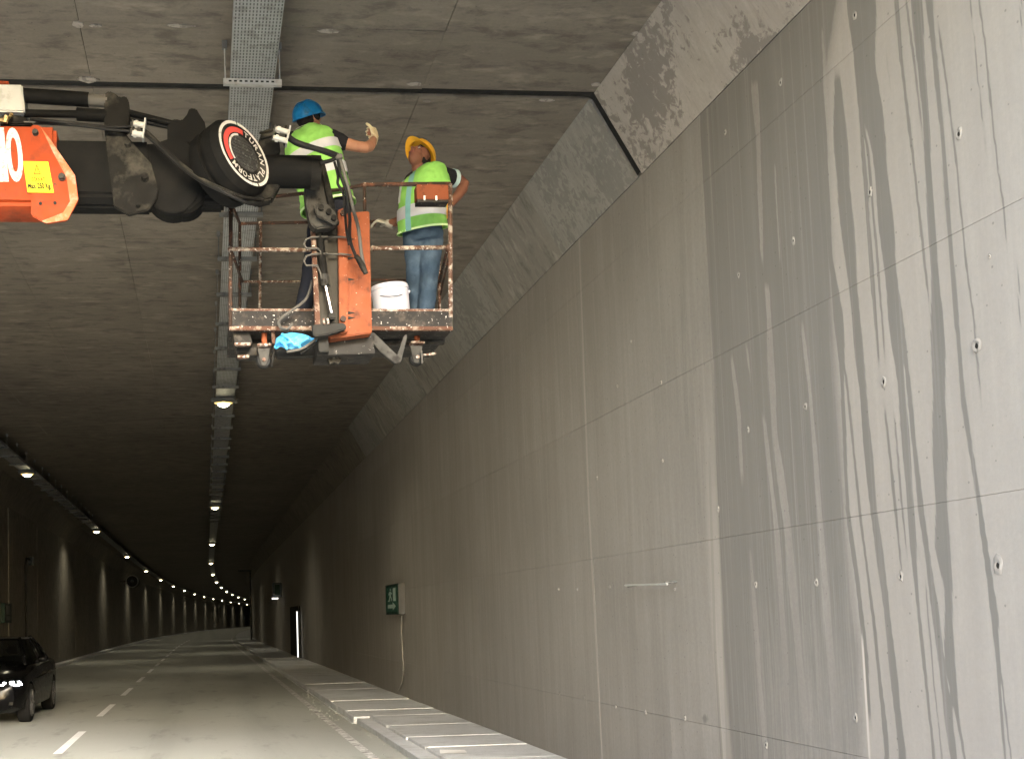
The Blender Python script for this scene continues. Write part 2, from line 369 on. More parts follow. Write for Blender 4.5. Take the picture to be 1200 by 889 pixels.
# ---- right pavement
PZ = .11
def kerbx(y): return 2.56 if y < 17.9 else 2.3
pv = sweep([(2.34, -.25), (2.34, PZ-.035), (3.825, PZ-.035), (3.825, -.25)], WS).build('pavement', M['pave'], kind='structure')
sweep([(2.3, PZ-.05), (2.3, PZ), (3.826, PZ), (3.826, PZ-.05)], [46, 60]+list(range(66, 426, 6))).build('paving_sheet', M['pave'], pv)
ys = [11.0, 12.1, 13.3, 14.47, 16.07, 17.73] + [17.73+1.15*i for i in range(1, 25)]
for a, b in zip(ys, ys[1:]):
    x0 = kerbx((a+b)/2) + random.uniform(-.015, .015)
    MB().bb((x0, a+.008, PZ-.09), (3.82, b-.008, PZ+random.uniform(-.006, .006))).build('paving_slab', M['pave'], pv, bev=.008)
    MB().bb((x0-.03, a+.01, -.2), (x0+.12, b-.01, PZ-.095)).build('kerb_stone', M['pave'], pv, bev=.01)
for y, wd in ((14.47, .04), (16.07, .03), (17.73, .02), (13.3, .025)):
    MB().bb((2.6, y-wd/4+.01, PZ-.01), (3.78, y+wd/4+.01, PZ+.0025)).build('lime_joint', M['lime'], pv)
for y in (14.47, 16.07):
    MB().bb((2.535, y-.02, .0), (2.56, y+.03, PZ+.003)).build('lime_joint', M['lime'], pv)
p = onZ(530, 880, PZ+.01)
m = MB(); m.add([p+Vector(v) for v in ((-.16, -.1, 0), (.14, -.13, .01), (.16, .1, .004), (-.12, .12, .012))], [(0, 1, 2, 3)])
m.add([p+Vector(v) for v in ((-.16, -.1, -.004), (.14, -.13, -.004), (.16, .1, -.004), (-.12, .12, -.004))], [(3, 2, 1, 0)])
tag(m.build('paper_scrap', M['white']), 'small white scrap of paper lying on the right pavement', 'litter')
# pebbles and grit at the foot of the kerb
m = MB()
for i in range(260):
    y = 12+34*random.random()**1.5; x = kerbx(y)-.03-abs(random.gauss(0, .16)); s = random.uniform(.006, .018)
    m.ell((x, y, s*.4), ((s, 0, 0), (0, s*1.2, 0), (0, 0, s*.7)), 5, 3)
m.build('kerbside_grit', M['road'], kind='stuff')
# ---- lane marks
for k in range(-2, 16):
    y0 = 14.96 + 5.78*k; y1 = y0 + 3.0
    m = MB(); st = [y0+(y1-y0)*i/3 for i in range(4)]
    m.ring([[(-1.99+bend(y), y, .004), (-1.87+bend(y), y, .004)] for y in st], cap=False, closed=False)
    m.build('lane_dash', M['line'], road)
m = MB(); m.ring([[(1.88+bend(y), y, .004), (2.0+bend(y), y, .004)] for y in YS[1:16]], cap=False, closed=False)
m.build('edge_line', M['edge'], road)
# ---- right wall panels with the water marks
C4 = (960, 0, 2.963); C5 = (960, 300, 2.963); C6 = (960, 590, 2.975); C7 = (760, 320, 1.561); C3 = (760, 0, 2.693)
def P(c, *pts): return [(c[0]+u/c[2], c[1]+v/c[2], wd/c[2]) for u, v, wd in pts]
WET = [P(C4, (60,230,20), (75,500,45), (90,700,50), (108,889,36)) + P(C5, (130,250,28), (155,500,26), (190,889,26)) + P(C6, (220,250,22), (250,500,22), (290,870,25)),
 P(C4, (145,0,90), (162,250,80), (205,500,52), (242,889,46)) + P(C5, (265,200,48), (285,450,27), (318,889,24)) + P(C6, (340,300,12), (370,600,10), (400,889,8)),
 P(C4, (4,250,6), (20,450,10), (40,889,14)) + P(C5, (65,200,30), (75,330,26), (80,450,12), (100,889,12)) + P(C6, (130,250,16), (165,550,12), (180,800,10)),
 P(C5, (75,330,10), (95,420,7), (140,889,8)) + P(C6, (190,400,9), (235,850,16)),
 P(C4, (110,0,8), (150,500,12), (180,889,14)) + P(C5, (205,350,8), (210,420,3)),
 P(C4, (130,300,4), (170,520,8), (200,889,8)) + P(C5, (228,350,6), (232,400,2)),
 P(C4, (268,0,14), (290,250,11), (325,550,8), (362,870,8)) + P(C5, (382,150,6), (385,220,3)),
 P(C4, (338,0,36), (350,200,31), (370,400,19), (380,600,24), (397,889,24)) + P(C5, (408,200,40), (415,400,48), (425,889,45)) + P(C6, (430,150,48), (450,300,29), (455,550,32), (468,640,26), (485,760,12), (508,889,6)),
 P(C6, (462,600,8), (458,700,14), (465,889,8)),
 P(C4, (382,0,26), (405,250,15), (430,500,14), (460,889,16)) + P(C5, (478,250,14), (500,500,16), (540,750,16), (560,889,13)) + P(C6, (585,200,22), (610,380,24), (622,550,11), (650,889,8)),
 P(C6, (612,380,12), (640,650,5), (668,889,5)),
 P(C4, (410,60,6), (440,280,7), (480,600,6), (508,889,6)) + P(C5, (540,250,6), (565,580,3)),
 P(C4, (300,0,6), (330,220,8), (352,400,6), (360,500,3)),
 P(C4, (232,170,4), (248,320,3)), P(C4, (555,0,5), (580,200,6), (605,450,6), (640,720,5), (655,889,4)), P(C4, (525,0,3), (560,350,3), (582,560,3)),
 P(C5, (285,200,12), (315,500,14), (355,889,18)) + P(C6, (400,350,22), (440,650,25), (470,889,24)),
 P(C5, (225,500,8), (265,889,9)) + P(C6, (295,300,3)), P(C5, (258,520,6), (290,889,6)) + P(C6, (312,230,3)),
 P(C6, (370,250,5), (400,620,4), (428,889,4)), P(C6, (345,130,10), (352,220,5)), P(C7, (300, 0, 4), (310, 60, 4)),
 P(C5, (690,0,4), (700,300,4)), P(C4, (700,0,6), (702,200,3))]
DRY = [P(C4, (82,0,32), (100,200,28), (108,400,38), (130,600,42), (140,889,40)) + P(C5, (158,250,30), (190,600,30)),
 P(C4, (8,60,8), (22,280,14), (38,500,20), (58,700,28), (65,889,38)), P(C3, (330,220,24), (345,430,16), (355,700,12), (362,889,9)),
 P(C3, (545,60,8), (555,240,5)), P(C7, (150,140,5), (165,260,7), (172,400,6)), P(C7, (215,0,9), (222,120,10), (232,300,10), (252,450,14), (270,640,12), (290,850,9)),
 P(C7, (280,80,5), (295,220,5), (312,420,9), (330,640,8), (345,840,7)), P(C7, (210,250,5), (235,480,8), (250,700,9), (258,880,8)),
 P(C7, (178,120,4), (190,220,3)), P(C7, (185,500,4), (200,700,7), (215,880,6)), P(C7, (320,560,6), (338,800,8), (350,889,8)), P(C3, (395,480,5), (420,889,6))]
def wobble(y, s): return np.sin(y*.021+s*2.1)*.3 + np.sin(y*.073+s*5.7)*.12 + np.sin(y*.31+s)*.16
def streaks(lst, px, py, soft=1.1):
    out = np.zeros_like(px)
    for i, pl in enumerate(lst):
        a = np.array(pl); o = np.argsort(a[:, 1]); a = a[o]
        cx = np.interp(py, a[:, 1], a[:, 0]) + wobble(py, i*1.3); wd = np.interp(py, a[:, 1], a[:, 2])*(1+.12*np.sin(py*.05+i))
        e = np.clip((wd/2-np.abs(px-cx))/soft+.5, 0, 1)
        e *= np.clip((py-a[0, 1]+(60 if a[0, 1] < 5 else 0))/25, 0, 1)*np.clip((a[-1, 1]-py+(60 if a[-1, 1] > 870 else 0))/40, 0, 1)
        out = np.maximum(out, e)
    return out
Rn = np.array(RM)
def project(Pw):
    c = (Pw-np.array(CAM)) @ Rn
    return PX-F*c[:, 0]/c[:, 2], PY+F*c[:, 1]/c[:, 2]
def ss(a, b, x): t = np.clip((x-a)/(b-a), 0, 1); return t*t*(3-2*t)
def wall_masks(V):
    px, py = project(V)
    lb = np.interp(py, [150, 418, 520, 762, 889], [820, 835, 838, 846, 850])
    rb = np.interp(py, [0, 100, 300, 450, 600, 700, 760, 889], [982, 966, 973, 981, 992, 1000, 1010, 1012])
    zone = ss(lb-2, lb+3, px)*(1-ss(rb-8, rb+4, px))
    fade = 1-.55*ss(560, 860, py)*ss(-10, 90, px-lb)*.6
    row = np.where(V[:, 2] > 4.86, .98, np.where(V[:, 2] > 3.51, .9, np.where(V[:, 2] > 2.17, .66, .62)))   # each lift of the pour took up the water differently
    wet = zone*row*fade
    wet = wet*(1-.85*streaks(DRY, px, py))
    wet = np.maximum(wet, streaks(WET, px, py))
    # stain bands either side of the expansion joint
    bx = np.interp(py, [180, 560], [795, 806]); wet = np.maximum(wet, .40*np.clip((9-np.abs(px-bx))/7, 0, 1)*ss(190, 330, py)*(1-ss(500, 580, py)))
    l2 = np.interp(py, [150, 420, 560, 762, 889], [812, 825, 832, 838, 846]); wet = np.maximum(wet, .8*np.clip((2.2-np.abs(px-l2))/1.2, 0, 1)*ss(400, 640, py))
    wet = np.maximum(wet, .5*np.clip(1-np.hypot((px-826)/9, (py-842)/11), 0, 1)*1.6)
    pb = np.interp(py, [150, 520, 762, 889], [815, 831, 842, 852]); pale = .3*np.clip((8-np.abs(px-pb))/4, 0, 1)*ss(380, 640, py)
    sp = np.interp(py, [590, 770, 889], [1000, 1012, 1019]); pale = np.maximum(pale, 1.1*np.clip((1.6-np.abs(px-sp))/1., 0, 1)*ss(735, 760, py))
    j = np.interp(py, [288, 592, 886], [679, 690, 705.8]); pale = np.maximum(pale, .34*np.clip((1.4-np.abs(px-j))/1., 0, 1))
    pale = np.maximum(pale, .30*ss(-6, 10, px-rb)*(1-np.clip(wet*1.6, 0, 1)))   # daylight on the near wall painted in paler, right of the wet panel
    return wet, pale
ROWS = [PZ-.02, .77, 2.17, 3.51, 4.86, 5.39]
COLS = [-2., 4.4, 7.98, 9.06, 10.74, 13.06, 15.5, 17.95, 20.4, 22.85, 25.3, 27.75, 30.2]
for ci, (y0, y1) in enumerate(zip(COLS, COLS[1:])):
    for ri, (z0, z1) in enumerate(zip(ROWS, ROWS[1:])):
        if y1 < 4.5: dy, dz = 2, 2
        elif y0 < 8: dy, dz = .010, .045
        elif y0 < 11: dy, dz = .022, .06
        else: dy, dz = .25, .25
        g = .0011
        gz0 = g+(.0 if ri else 0); ya = np.linspace(y0+g, y1-g, max(2, int((y1-y0)/dy)+1)); za = np.linspace(z0+g, z1-g, max(2, int((z1-z0)/dz)+1))
        pr = random.uniform(-.0007, .0007)
        YY, ZZ = np.meshgrid(ya, za); V = np.stack([np.full(YY.size, 3.8+pr), YY.ravel(), ZZ.ravel()], 1)
        nx, nz = len(ya), len(za); idx = np.arange(nx*nz).reshape(nz, nx)
        quads = np.stack([idx[:-1, :-1].ravel(), idx[1:, :-1].ravel(), idx[1:, 1:].ravel(), idx[:-1, 1:].ravel()], 1)
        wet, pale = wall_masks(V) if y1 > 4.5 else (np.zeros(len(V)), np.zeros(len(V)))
        # rim going back to the backing wall
        rim = list(idx[0, :]) + list(idx[1:, -1]) + list(idx[-1, -2::-1]) + list(idx[-2:0:-1, 0])
        nb = len(V); back = V[rim].copy(); back[:, 0] = 3.84
        n = len(rim); rq = [(rim[i], rim[(i+1) % n], nb+(i+1) % n, nb+i) for i in range(n)]
        mb = MB(); mb.v = [tuple(p) for p in np.vstack([V, back])]; mb.f = [tuple(q) for q in quads.tolist()] + [tuple(int(v) for v in q) for q in rq]
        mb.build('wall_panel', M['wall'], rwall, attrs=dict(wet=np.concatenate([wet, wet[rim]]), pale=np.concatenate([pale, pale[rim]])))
# tie holes: a dark pit with a ragged broken rim
TIES = [(1124,157,1.2),(1145,405,1.5),(1036,447,1.2),(1170,662,1.6),(1056,675,1.1),(944,476,.9),(877,503,.9),(886,684,.9),(957,682,1.),(850,155,.9),(915,97,1.),(1002,18,1.),(1020,225,1.1),
        (930,282,1.),(866,322,.8),(1003,840,1.),(898,872,1.1),(1160,300,.5),(775,448,.8),(724,452,.7),(632,540,.7),(700,560,.7),(777,540,.7),(842,596,.8),(655,690,.6),(677,690,.7),(715,687,.7),(791,690,.5),(656,812,.8),(685,816,.8),(722,827,.8),(757,834,.8),(803,841,.9),(640,350,.7),(740,400,.8)]
pit = MB()
for x, y, s in TIES:
    p = onX(x, y, 3.8); s *= .018 if p.y < 8 else .018
    m = MB(); n = 9; a0 = random.uniform(0, 6)
    def pt(r, dx, k): a = 2*math.pi*k/n; jr = r*random.uniform(.75, 1.25); return (3.8+dx, p.y+math.cos(a)*jr*1.0, p.z+math.sin(a)*jr*1.45)
    r0 = [pt(s*.35, -.003, k) for k in range(n)]; r1 = [pt(s*.75, -.0065, k) for k in range(n)]; r2 = [pt(s*1.15, -.001, k) for k in range(n)]
    m.ring([r2, r1, r0], cap=False); m.v += [(3.803, p.y, p.z)]
    o = m.build('tie_hole', M['wall'], rwall, smooth=True)
    m = MB(); c = [(3.8-.0036, p.y+math.cos(2*math.pi*k/7)*s*.42, p.z-s*.1+math.sin(2*math.pi*k/7)*s*.62) for k in range(7)]; c2 = [(3.8, v[1], v[2]) for v in c]
    m.ring([c, c2]); m.build('pit', M['dark'], o)
# ---- ceiling panels, open joint and haunch panels
XE = [-5.70, -5.0, -3.62, -2.24, -.86, .52, 1.9, 3.405]
YE = [(YP+.01, 6.9), (6.9, 8.14), (8.14, 9.078), (9.196, 10.42)] + [(10.42+1.25*i, 11.67+1.25*i) for i in range(13)]
for y0, y1 in YE:
    for x0, x1 in zip(XE, XE[1:]):
        g = .0022; z = 6.1+random.uniform(-.004, .004)
        MB().bb((x0+g, y0+g, z), (x1-g, y1-g, 6.13)).build('ceiling_panel', M['ceil'], ceil)
HY = [(YP+.01, 9.078, 'haunch'), (9.196, 11.25, 'haunch_grey'), (11.25, 13.7, 'haunch_plain'), (13.7, 16.1, 'haunch_grey'), (16.1, 18.6, 'haunch_plain'), (18.6, 21, 'haunch_grey'), (21, 23.4, 'haunch_plain'), (23.4, 25.9, 'haunch_grey')]
hn = Vector((5.39-6.1, 0, -(3.8-3.405))).normalized()
for y0, y1, mt in HY:
    a, b = Vector((3.405, 0, 6.098)), Vector((3.797, 0, 5.392)); bk = Vector((.028, 0, .014)); g = .004; pr = hn*random.uniform(0, .008)
    n = max(2, int((y1-y0)/.6)); mb = MB()
    mb.ring([[a+pr+Vector((0, y, 0)), b+pr+Vector((0, y, 0)), b+bk+Vector((0, y, 0)), a+bk+Vector((0, y, 0))] for y in np.linspace(y0+g, y1-g, n)])
    mb.build('haunch_panel', M[mt], ceil)
m = MB(); pts = [(x, 6.115) for x in np.linspace(-5.65, 3.39, 40)] + [(3.43, 6.09), (3.55, 5.87), (3.68, 5.64), (3.80, 5.42)]
rings = []
for i, (x, z) in enumerate(pts):
    j = .006*mnoise(Vector((x*3, 0, 1))); hx, hz = (0, -1) if x < 3.4 else (-.875, -.485)
    wd = .056
    rings.append([Vector((x, 9.137-wd, z)), Vector((x+hx*(.008+j), 9.137-wd*.5+j, z+hz*(.008+j))), Vector((x+hx*(.010+j), 9.137+wd*.5, z+hz*(.010+j))), Vector((x, 9.137+wd, z)), Vector((x-hx*.01, 9.137+wd, z-hz*.01)), Vector((x-hx*.01, 9.137-wd, z-hz*.01))])
m.ring(rings); m.build('joint_sealant', M['seal'], ceil, smooth=True)
# broken concrete flakes along the joint and form lines
for x, y, wd, h in [(103, 94, 24, 7), (92, 30, 14, 7), (112, 31, 14, 3), (210, 31, 30, 3), (386, 37, 26, 4), (487, 99, 20, 5), (500, 119, 12, 4), (640, 118, 20, 4), (745, 40, 14, 4), (698, 100, 10, 4)]:
    p = onZ(x, y, 6.093); sx = wd/145; sy = h/70
    m = MB(); n = 8; ra = [p+Vector((math.cos(2*math.pi*k/n)*sx*.5*random.uniform(.7, 1.2), math.sin(2*math.pi*k/n)*sy*.5*random.uniform(.7, 1.2), 0)) for k in range(n)]
    m.ring([[q+Vector((0, 0, .02)) for q in ra], ra]); m.build('mortar_flake', M['haunch'], ceil)

# ------------------------------------------------------------------ cable trays with hangers
def tray(xc, ys, hy, label):
    t = thing('cable_tray', label, 'cable tray', (xc, ys[0], 5.8))
    w2 = .17
    sweep([(xc-w2, 5.87), (xc-w2, 5.80), (xc+w2, 5.80), (xc+w2, 5.87), (xc+w2-.004, 5.87), (xc+w2-.004, 5.804), (xc-w2+.004, 5.804), (xc-w2+.004, 5.87)], ys).build('tray_channel', M['tray'], t)
    sweep([(xc-.1, 5.806), (xc-.06, 5.84), (xc+.05, 5.845), (xc+.1, 5.806)], ys).build('cable_bundle', M['rubber'], t)
    h0 = None
    for y in hy:
        x = xc+bend(y)
        if h0 is None:
            m = MB(); m.bb((x-.225, y-.022, 5.757), (x+.225, y-.019, 5.798)); m.bb((x-.225, y-.022, 5.754), (x+.225, y+.022, 5.757)); m.bb((x-.225, y+.019, 5.757), (x+.225, y+.022, 5.798))
            h0 = m.build('hanger', M['strut'], t)
            m = MB()
            for k in range(9): m.bb((x-.184+k*.041, y-.0235, 5.770), (x-.162+k*.041, y-.0222, 5.783))
            s0 = m.build('slot', M['dark'], h0)
            rods = []
            for s in (-1, 1):
                rods.append(MB().cyl((x+s*.21, y, 5.75), (x+s*.21, y, 6.1), .006, 6).build('rod', M['strut'], h0))
                MBb = MB().bb((x+s*.21-.02, y-.02, 6.04), (x+s*.21+.02, y+.02, 6.1)).build('anchor', M['galv'], h0)
                rods.append(MBb)
            kids = [s0]+rods; x0, yy0 = x, y; near = True
        else:
            if near:                        # hangers further in painted darker, their dimmer light put into the colour
                near = False; h0 = h0.copy(); h0.data = h0.data.copy(); h0.data.materials[0] = M['galv']; COL.objects.link(h0); h0.parent = t; h0.location = (x-x0, y-yy0, 0)
                kk = []
                for kd in kids:
                    q = kd.copy(); q.data = kd.data.copy(); q.data.materials[0] = M['galv']; COL.objects.link(q); q.parent = h0; kk.append(q)
                kids = kk; continue
            c = h0.copy(); COL.objects.link(c); c.parent = t; c.location = (x-x0, y-yy0, 0)
            for kd in kids:
                q = kd.copy(); COL.objects.link(q); q.parent = c
    return t
TY = [YP+.2, 9, 12, 20, 30, 40, 50, 60]+list(range(66, 260, 6))
tray(.43, TY, [8.38+1.42*k for k in range(0, 28)], 'grey perforated cable tray hung on rods under the ceiling, above the workers')
tray(-4.72, TY, [25+1.42*k for k in range(0, 16)], 'dark cable tray hung under the ceiling along the left wall')
# ------------------------------------------------------------------ tunnel lamps
ORD = ['first', 'second', 'third', 'fourth', 'fifth', 'sixth', 'seventh', 'eighth', 'ninth', 'tenth', 'eleventh', 'twelfth', 'thirteenth', 'fourteenth']
def lamp_at(root, kids, x, y):
    r = root.copy(); COL.objects.link(r); r.location = (x, y, 5.75)
    for kd in kids: c = kd.copy(); COL.objects.link(c); c.parent = r
    return r
proto = None
for row, xc, y0, n, txt in (('right', .40, 20.81, 12, 'over the right lane'), ('left', -4.68, 30.52, 14, 'along the left wall')):
    for i in range(n):
        y = y0 + 19.3*i; x = xc+bend(y)
        lab = f'lit floodlight on the cable tray {txt}, {ORD[i]} from the camera'
        if proto is None:
            t = thing('tunnel_lamp', lab, 'lamp', (x, y, 5.75), 'lit lamps in the row '+txt)
            kids = [MB().bb((x-.2, y-.13, 5.70), (x+.2, y+.13, 5.78)).build('housing', M['housing'], t, bev=.01)]
            m = MB(); m.ell((x, y, 5.70), ((.12, 0, 0), (0, .10, 0), (0, 0, .08)), 16, 10); kids.append(m.build('lens', M['lens'], t, smooth='all'))
            m = MB(); m.ell((x, y, 5.703), ((.175, 0, 0), (0, .125, 0), (0, 0, .035)), 18, 8); kids.append(m.build('lens_halo', M['lens_halo'], t, smooth='all'))  # glowing shell added to imitate the warm halo round the lens
            m = MB(); m.tube([(x+.2, y, 5.74), (x+.26, y, 5.70), (x+.27, y, 5.78)], .012, 6); m.bb((x-.23, y-.02, 5.72), (x-.205, y+.02, 5.80)); kids.append(m.build('bracket', M['galv'], t))
            ld = bpy.data.lights.new('lamp_light', 'SPOT'); ld.energy = LAMP_W; ld.color = (1, .91, .70); ld.spot_size = R(150); ld.spot_blend = 1.0; ld.shadow_soft_size = .08
            lo = bpy.data.objects.new('lamp_light', ld); COL.objects.link(lo); lo.parent = t; lo.location = (0, 0, -.12); lo.scale = (1, .8, 1); kids.append(lo)
            proto = t
        else:
            t = lamp_at(proto, kids, x, y); t['label'] = lab; t['group'] = 'lit lamps in the row '+txt
# ------------------------------------------------------------------ fixtures on the walls
# green exit sign box on the right wall
s = thing('exit_sign', 'green running man exit sign box with hanging grey cable, right wall', 'exit sign', (3.8, 21.9, 1.72))
MB().bb((3.675, 21.3, 1.70), (3.80, 22.75, 2.29)).build('housing', M['signside'], s, bev=.008)
MB().bb((3.660, 21.3, 1.70), (3.674, 22.75, 2.29)).build('frame', M['signframe'], s)
MB().bb((3.656, 21.38, 1.75), (3.6595, 22.67, 2.24)).build('face', M['green'], s)
def sg(u, v): return (3.6535, 22.62-u*1.19, 1.77+v*.45)
def sgpoly(polys, name):
    m = MB()
    for pl in polys:
        a = [sg(*q) for q in pl]; n = len(a); m.add(a+[(3.6555, q[1], q[2]) for q in a], [tuple(range(n))]+[(i, (i+1) % n, (i+1) % n+n, i+n) for i in range(n)])
    return m.build(name, M['signwhite'], s)
sgpoly([[(.68, .42), (.93, .42), (.93, .98), (.68, .98)]], 'door_mark')
sgpoly([[(.15, .12), (.62, .12), (.62, .02), (.92, .2), (.62, .38), (.62, .28), (.15, .28)]], 'arrow_mark')
sgpoly([[(.42+.05*math.cos(a), .93+.055*math.sin(a)) for a in np.linspace(0, 6.0, 9)], [(.28, .82), (.44, .86), (.46, .64), (.34, .62)], [(.44, .84), (.58, .76), (.56, .72), (.44, .77)], [(.30, .82), (.20, .72), (.23, .69), (.32, .76)],
        [(.38, .64), (.47, .62), (.56, .52), (.52, .42), (.48, .44), (.50, .52)], [(.33, .64), (.42, .62), (.30, .42), (.16, .42), (.16, .47), (.27, .47)]], 'running_man')
cp = [(471, 722), (470, 740), (472, 765), (473, 785), (471, 800), (467, 808)]
MB().tube([onX(x, y, 3.74+.02*(y > 790)) for x, y in cp], .016, 8).build('cable', M['cable'], s)
# rail on two stubs
a, b = onX(748, 685, 3.8), onX(793, 681, 3.8); r = thing('wall_rail', 'short white metal rail on two stubs, sticking off the right wall', 'rail', a)
MB().tube([(3.70, b.y-.05, b.z-.02), (3.70, a.y+.05, a.z+.0)], .009, 8).build('bar', M['whitebox'], r)
for q in (a, b): MB().tube([(3.70, q.y, q.z-.01), (3.8, q.y, q.z)], .010, 6).build('stub', M['galv'], r)
# marker tube in a dark door niche
d = thing('wall_niche', 'dark narrow niche frame behind the white marker tube, far along the right wall', 'niche', (3.8, 47, .1))
MB().bb((3.74, 45.4, .1), (3.80, 50.2, 2.2)).build('panel', M['dark'], d)
mt = thing('marker_tube', 'upright white light tube standing before the dark niche, right pavement', 'marker', (3.6, 45.3, .11))
a, b = at(348, 716, 45.3), at(348.6, 769, 45.3)
MB().cyl((a.x, 45.3, .14), (a.x, 45.3, a.z), .022, 10).build('tube', M['lightbar'], mt); MB().cyl((a.x, 45.3, .1), (a.x, 45.3, .14), .07, 10).build('foot', M['dark'], mt)
o = thing('wall_device', 'small blue-grey box with a pale light strip, high on the far right wall', 'box', (3.7, 56, 2.7))
MB().bb((3.35, 56, 2.78), (3.8, 56.5, 3.5)).build('housing', M['device'], o, bev=.02); MB().bb((3.3, 55.9, 2.68), (3.6, 56.1, 2.74)).build('light_strip', M['lightbar'], o)
MB().bb((3.45, 55.985, 2.9), (3.7, 55.998, 3.4)).build('dial', M['signframe'], o)
g = thing('sign_gantry', 'dark steel post with a short arm, at the far right kerb', 'post', (3.4, 92, .11))
a = at(294.7, 748, 92); tp = at(294.5, 668, 92); e = at(279, 668, 92)
MB().bb((a.x-.06, 91.94, .1), (a.x+.06, 92.06, tp.z)).build('post', M['galv'], g); MB().bb((e.x, 91.93, tp.z-.08), (a.x+.1, 92.07, tp.z+.04)).build('arm', M['galv'], g)
# left wall fixtures
c = onX(139, 681, -6.1); jf = thing('jet_fan', 'round dark jet fan with a pale rim beside the left wall', 'fan', c)
q = Vector((c.x+.95, c.y, c.z)); MB().cyl(q, q+Vector((0, 2.6, 0)), .38, 20).build('casing', M['under'], jf, smooth=True)
m = MB(); m.ring([[q+Vector((math.cos(t)*r_, -.03+dy, math.sin(t)*r_)) for t in np.linspace(0, 2*math.pi, 24)[:-1]] for r_, dy in ((.46, 0), (.46, .06), (.39, .06), (.39, 0), (.46, 0))], cap=False); m.build('rim', M['strut'], jf)
MB().cyl(q+Vector((0, -.06, 0)), q+Vector((0, .02, 0)), .13, 12).build('hub', M['galv'], jf); MB().bb((c.x-.02, c.y+.8, c.z-.08), (q.x-.3, c.y+1.2, c.z+.08)).build('bracket', M['galv'], jf)
c = onX(34, 657, -6.1); jb = thing('junction_box', 'round dark junction box with conduit on the left wall above the car', 'junction box', c)
MB().cyl(c, c+Vector((.16, 0, 0)), .16, 16).build('box', M['device'], jb, smooth=True)
MB().tube([c+Vector((.04, -1.0, -2.9)), c+Vector((.04, -1.0, -.1)), c+Vector((.04, -.85, .05)), c+Vector((.04, -.1, .05))], .035, 8).build('conduit', M['dark'], jb)
c = onX(5, 718, -6.1); ex = thing('exit_sign', 'small unlit dark exit sign box low on the left wall above the car roof', 'exit sign', c)
MB().bb((-6.1, c.y-.6, c.z-.3), (-5.98, c.y+.6, c.z+.3)).build('housing', M['signframe'], ex)
MB().bb((-5.979, c.y-.3, c.z-.05), (-5.974, c.y+.2, c.z+.22)).build('running_man', M['signside'], ex); MB().bb((-5.979, c.y-.3, c.z-.22), (-5.974, c.y+.25, c.z-.1)).build('arrow_mark', M['signside'], ex)


# ------------------------------------------------------------------ boom of the lift
FY = 7.45
bl = thing('boom_lift', 'orange and black telescopic lift boom reaching in from the left, holding the basket', 'boom lift', at(40, 200, 7.6))
def section(x0, x1, ytop, yside, ybot, Y0, dep, name, mat, bev=.02):
    c0 = at(x0, 200, Y0).x; c1 = at(x1, 200, Y0).x; xm = (max(x0, -90)+x1)/2
    zt = at(xm, ytop, Y0).z; zs = at(xm, yside, Y0).z; zb = at(xm, ybot, Y0+dep*.25).z
    pr = [(Y0, zt), (Y0, zs), (Y0+dep*.22, zb), (Y0+dep*.78, zb), (Y0+dep, zs), (Y0+dep, zt)]
    m = MB(); m.ring([[(x, y, z) for y, z in pr] for x in (c0, c1)]); return m.build(name, mat, bl, bev=bev)
section(-760, 66, 146, 238, 249, FY, .34, 'outer_boom', M['orange'], .025)
def flange(poly, Y, name, mat, dep=.03, bev=.008): return MB().plate(poly, Y, dep).build(name, mat, bl, bev=bev)
f1 = flange([(36, 146), (46, 146), (60, 165), (88, 205), (92, 234), (79, 258), (54, 262), (36, 252)], FY-.022, 'boom_end_flange', M['orange'])
MB().plate([(48, 149), (60, 165), (87.6, 205), (91.5, 234), (79, 257.5), (54, 261.5), (49, 259), (74, 249), (82, 236), (78, 208), (62, 178)], FY-.025, .004).build('scuffed_rim', M['orangeworn'], f1)
def bolt(x, y, Y, r, par, mat='steelgrey'):
    c = at(x, y, Y); m = MB(); m.tube([c+Vector((0, .02, 0)), c+Vector((0, -.012, 0))], r*1.25, 12); m.tube([c+Vector((0, -.01, 0)), c+Vector((0, -.035, 0))], r, 6)
    return m.build('bolt', M[mat], par)
bolt(41.7, 156, FY-.02, .018, bl); bolt(72.8, 208, FY-.025, .02, bl)
for x, y in ((48, 240), (65, 239.5)):
    c = at(x, y, FY); MB().cyl(c+Vector((0, .0, .0)), c+Vector((0, -.028, 0)), .011, 10).build('pin_hole', M['dark'], bl)
# figures and sticker
def para(pts, Y): o, xe, ye = [at(x, y, Y) for x, y in pts]; return o, xe-o, ye-o
o, xv, yv = para([(10.2, 213.5), (29.2, 213), (4.7, 150)], FY-.0025); text_part('0', o, xv, yv, 'figure_zero', M['wornwhite'], bl, bold=.02)
o, xv, yv = para([(-8, 213.5), (10.5, 213), (-14, 150)], FY-.0025); text_part('1', o, xv, yv, 'figure_one', M['wornwhite'], bl, bold=.02)
st = MB().plate([(27, 189), (56.5, 189.5), (63.2, 225.8), (32.4, 225.3)], FY-.027, .0035).build('warning_sticker', M['yellow'], bl)
sy = FY-.0275
o, xv, yv = para([(37.5, 212.3), (53.5, 212.3), (36.3, 206.6)], sy); text_part('DİKKAT', o, xv, yv, 'warning_word', M['redink'], st, bold=.035)
o, xv, yv = para([(33.6, 223.2), (60.6, 223.2), (32.2, 214.6)], sy); text_part('Max. 250 Kg.', o, xv, yv, 'load_text', M['ink'], st, bold=.035)
m = MB(); tri = [at(*q, sy) for q in ((43.0, 192), (48.0, 204.6), (39.6, 204.6))]; ti = [at(*q, sy) for q in ((43.2, 194.8), (46.6, 203.5), (41.0, 203.5))]
m.ring([[p+Vector((0, -.002, 0)) for p in tri], [p+Vector((0, -.002, 0)) for p in ti]], cap=False)
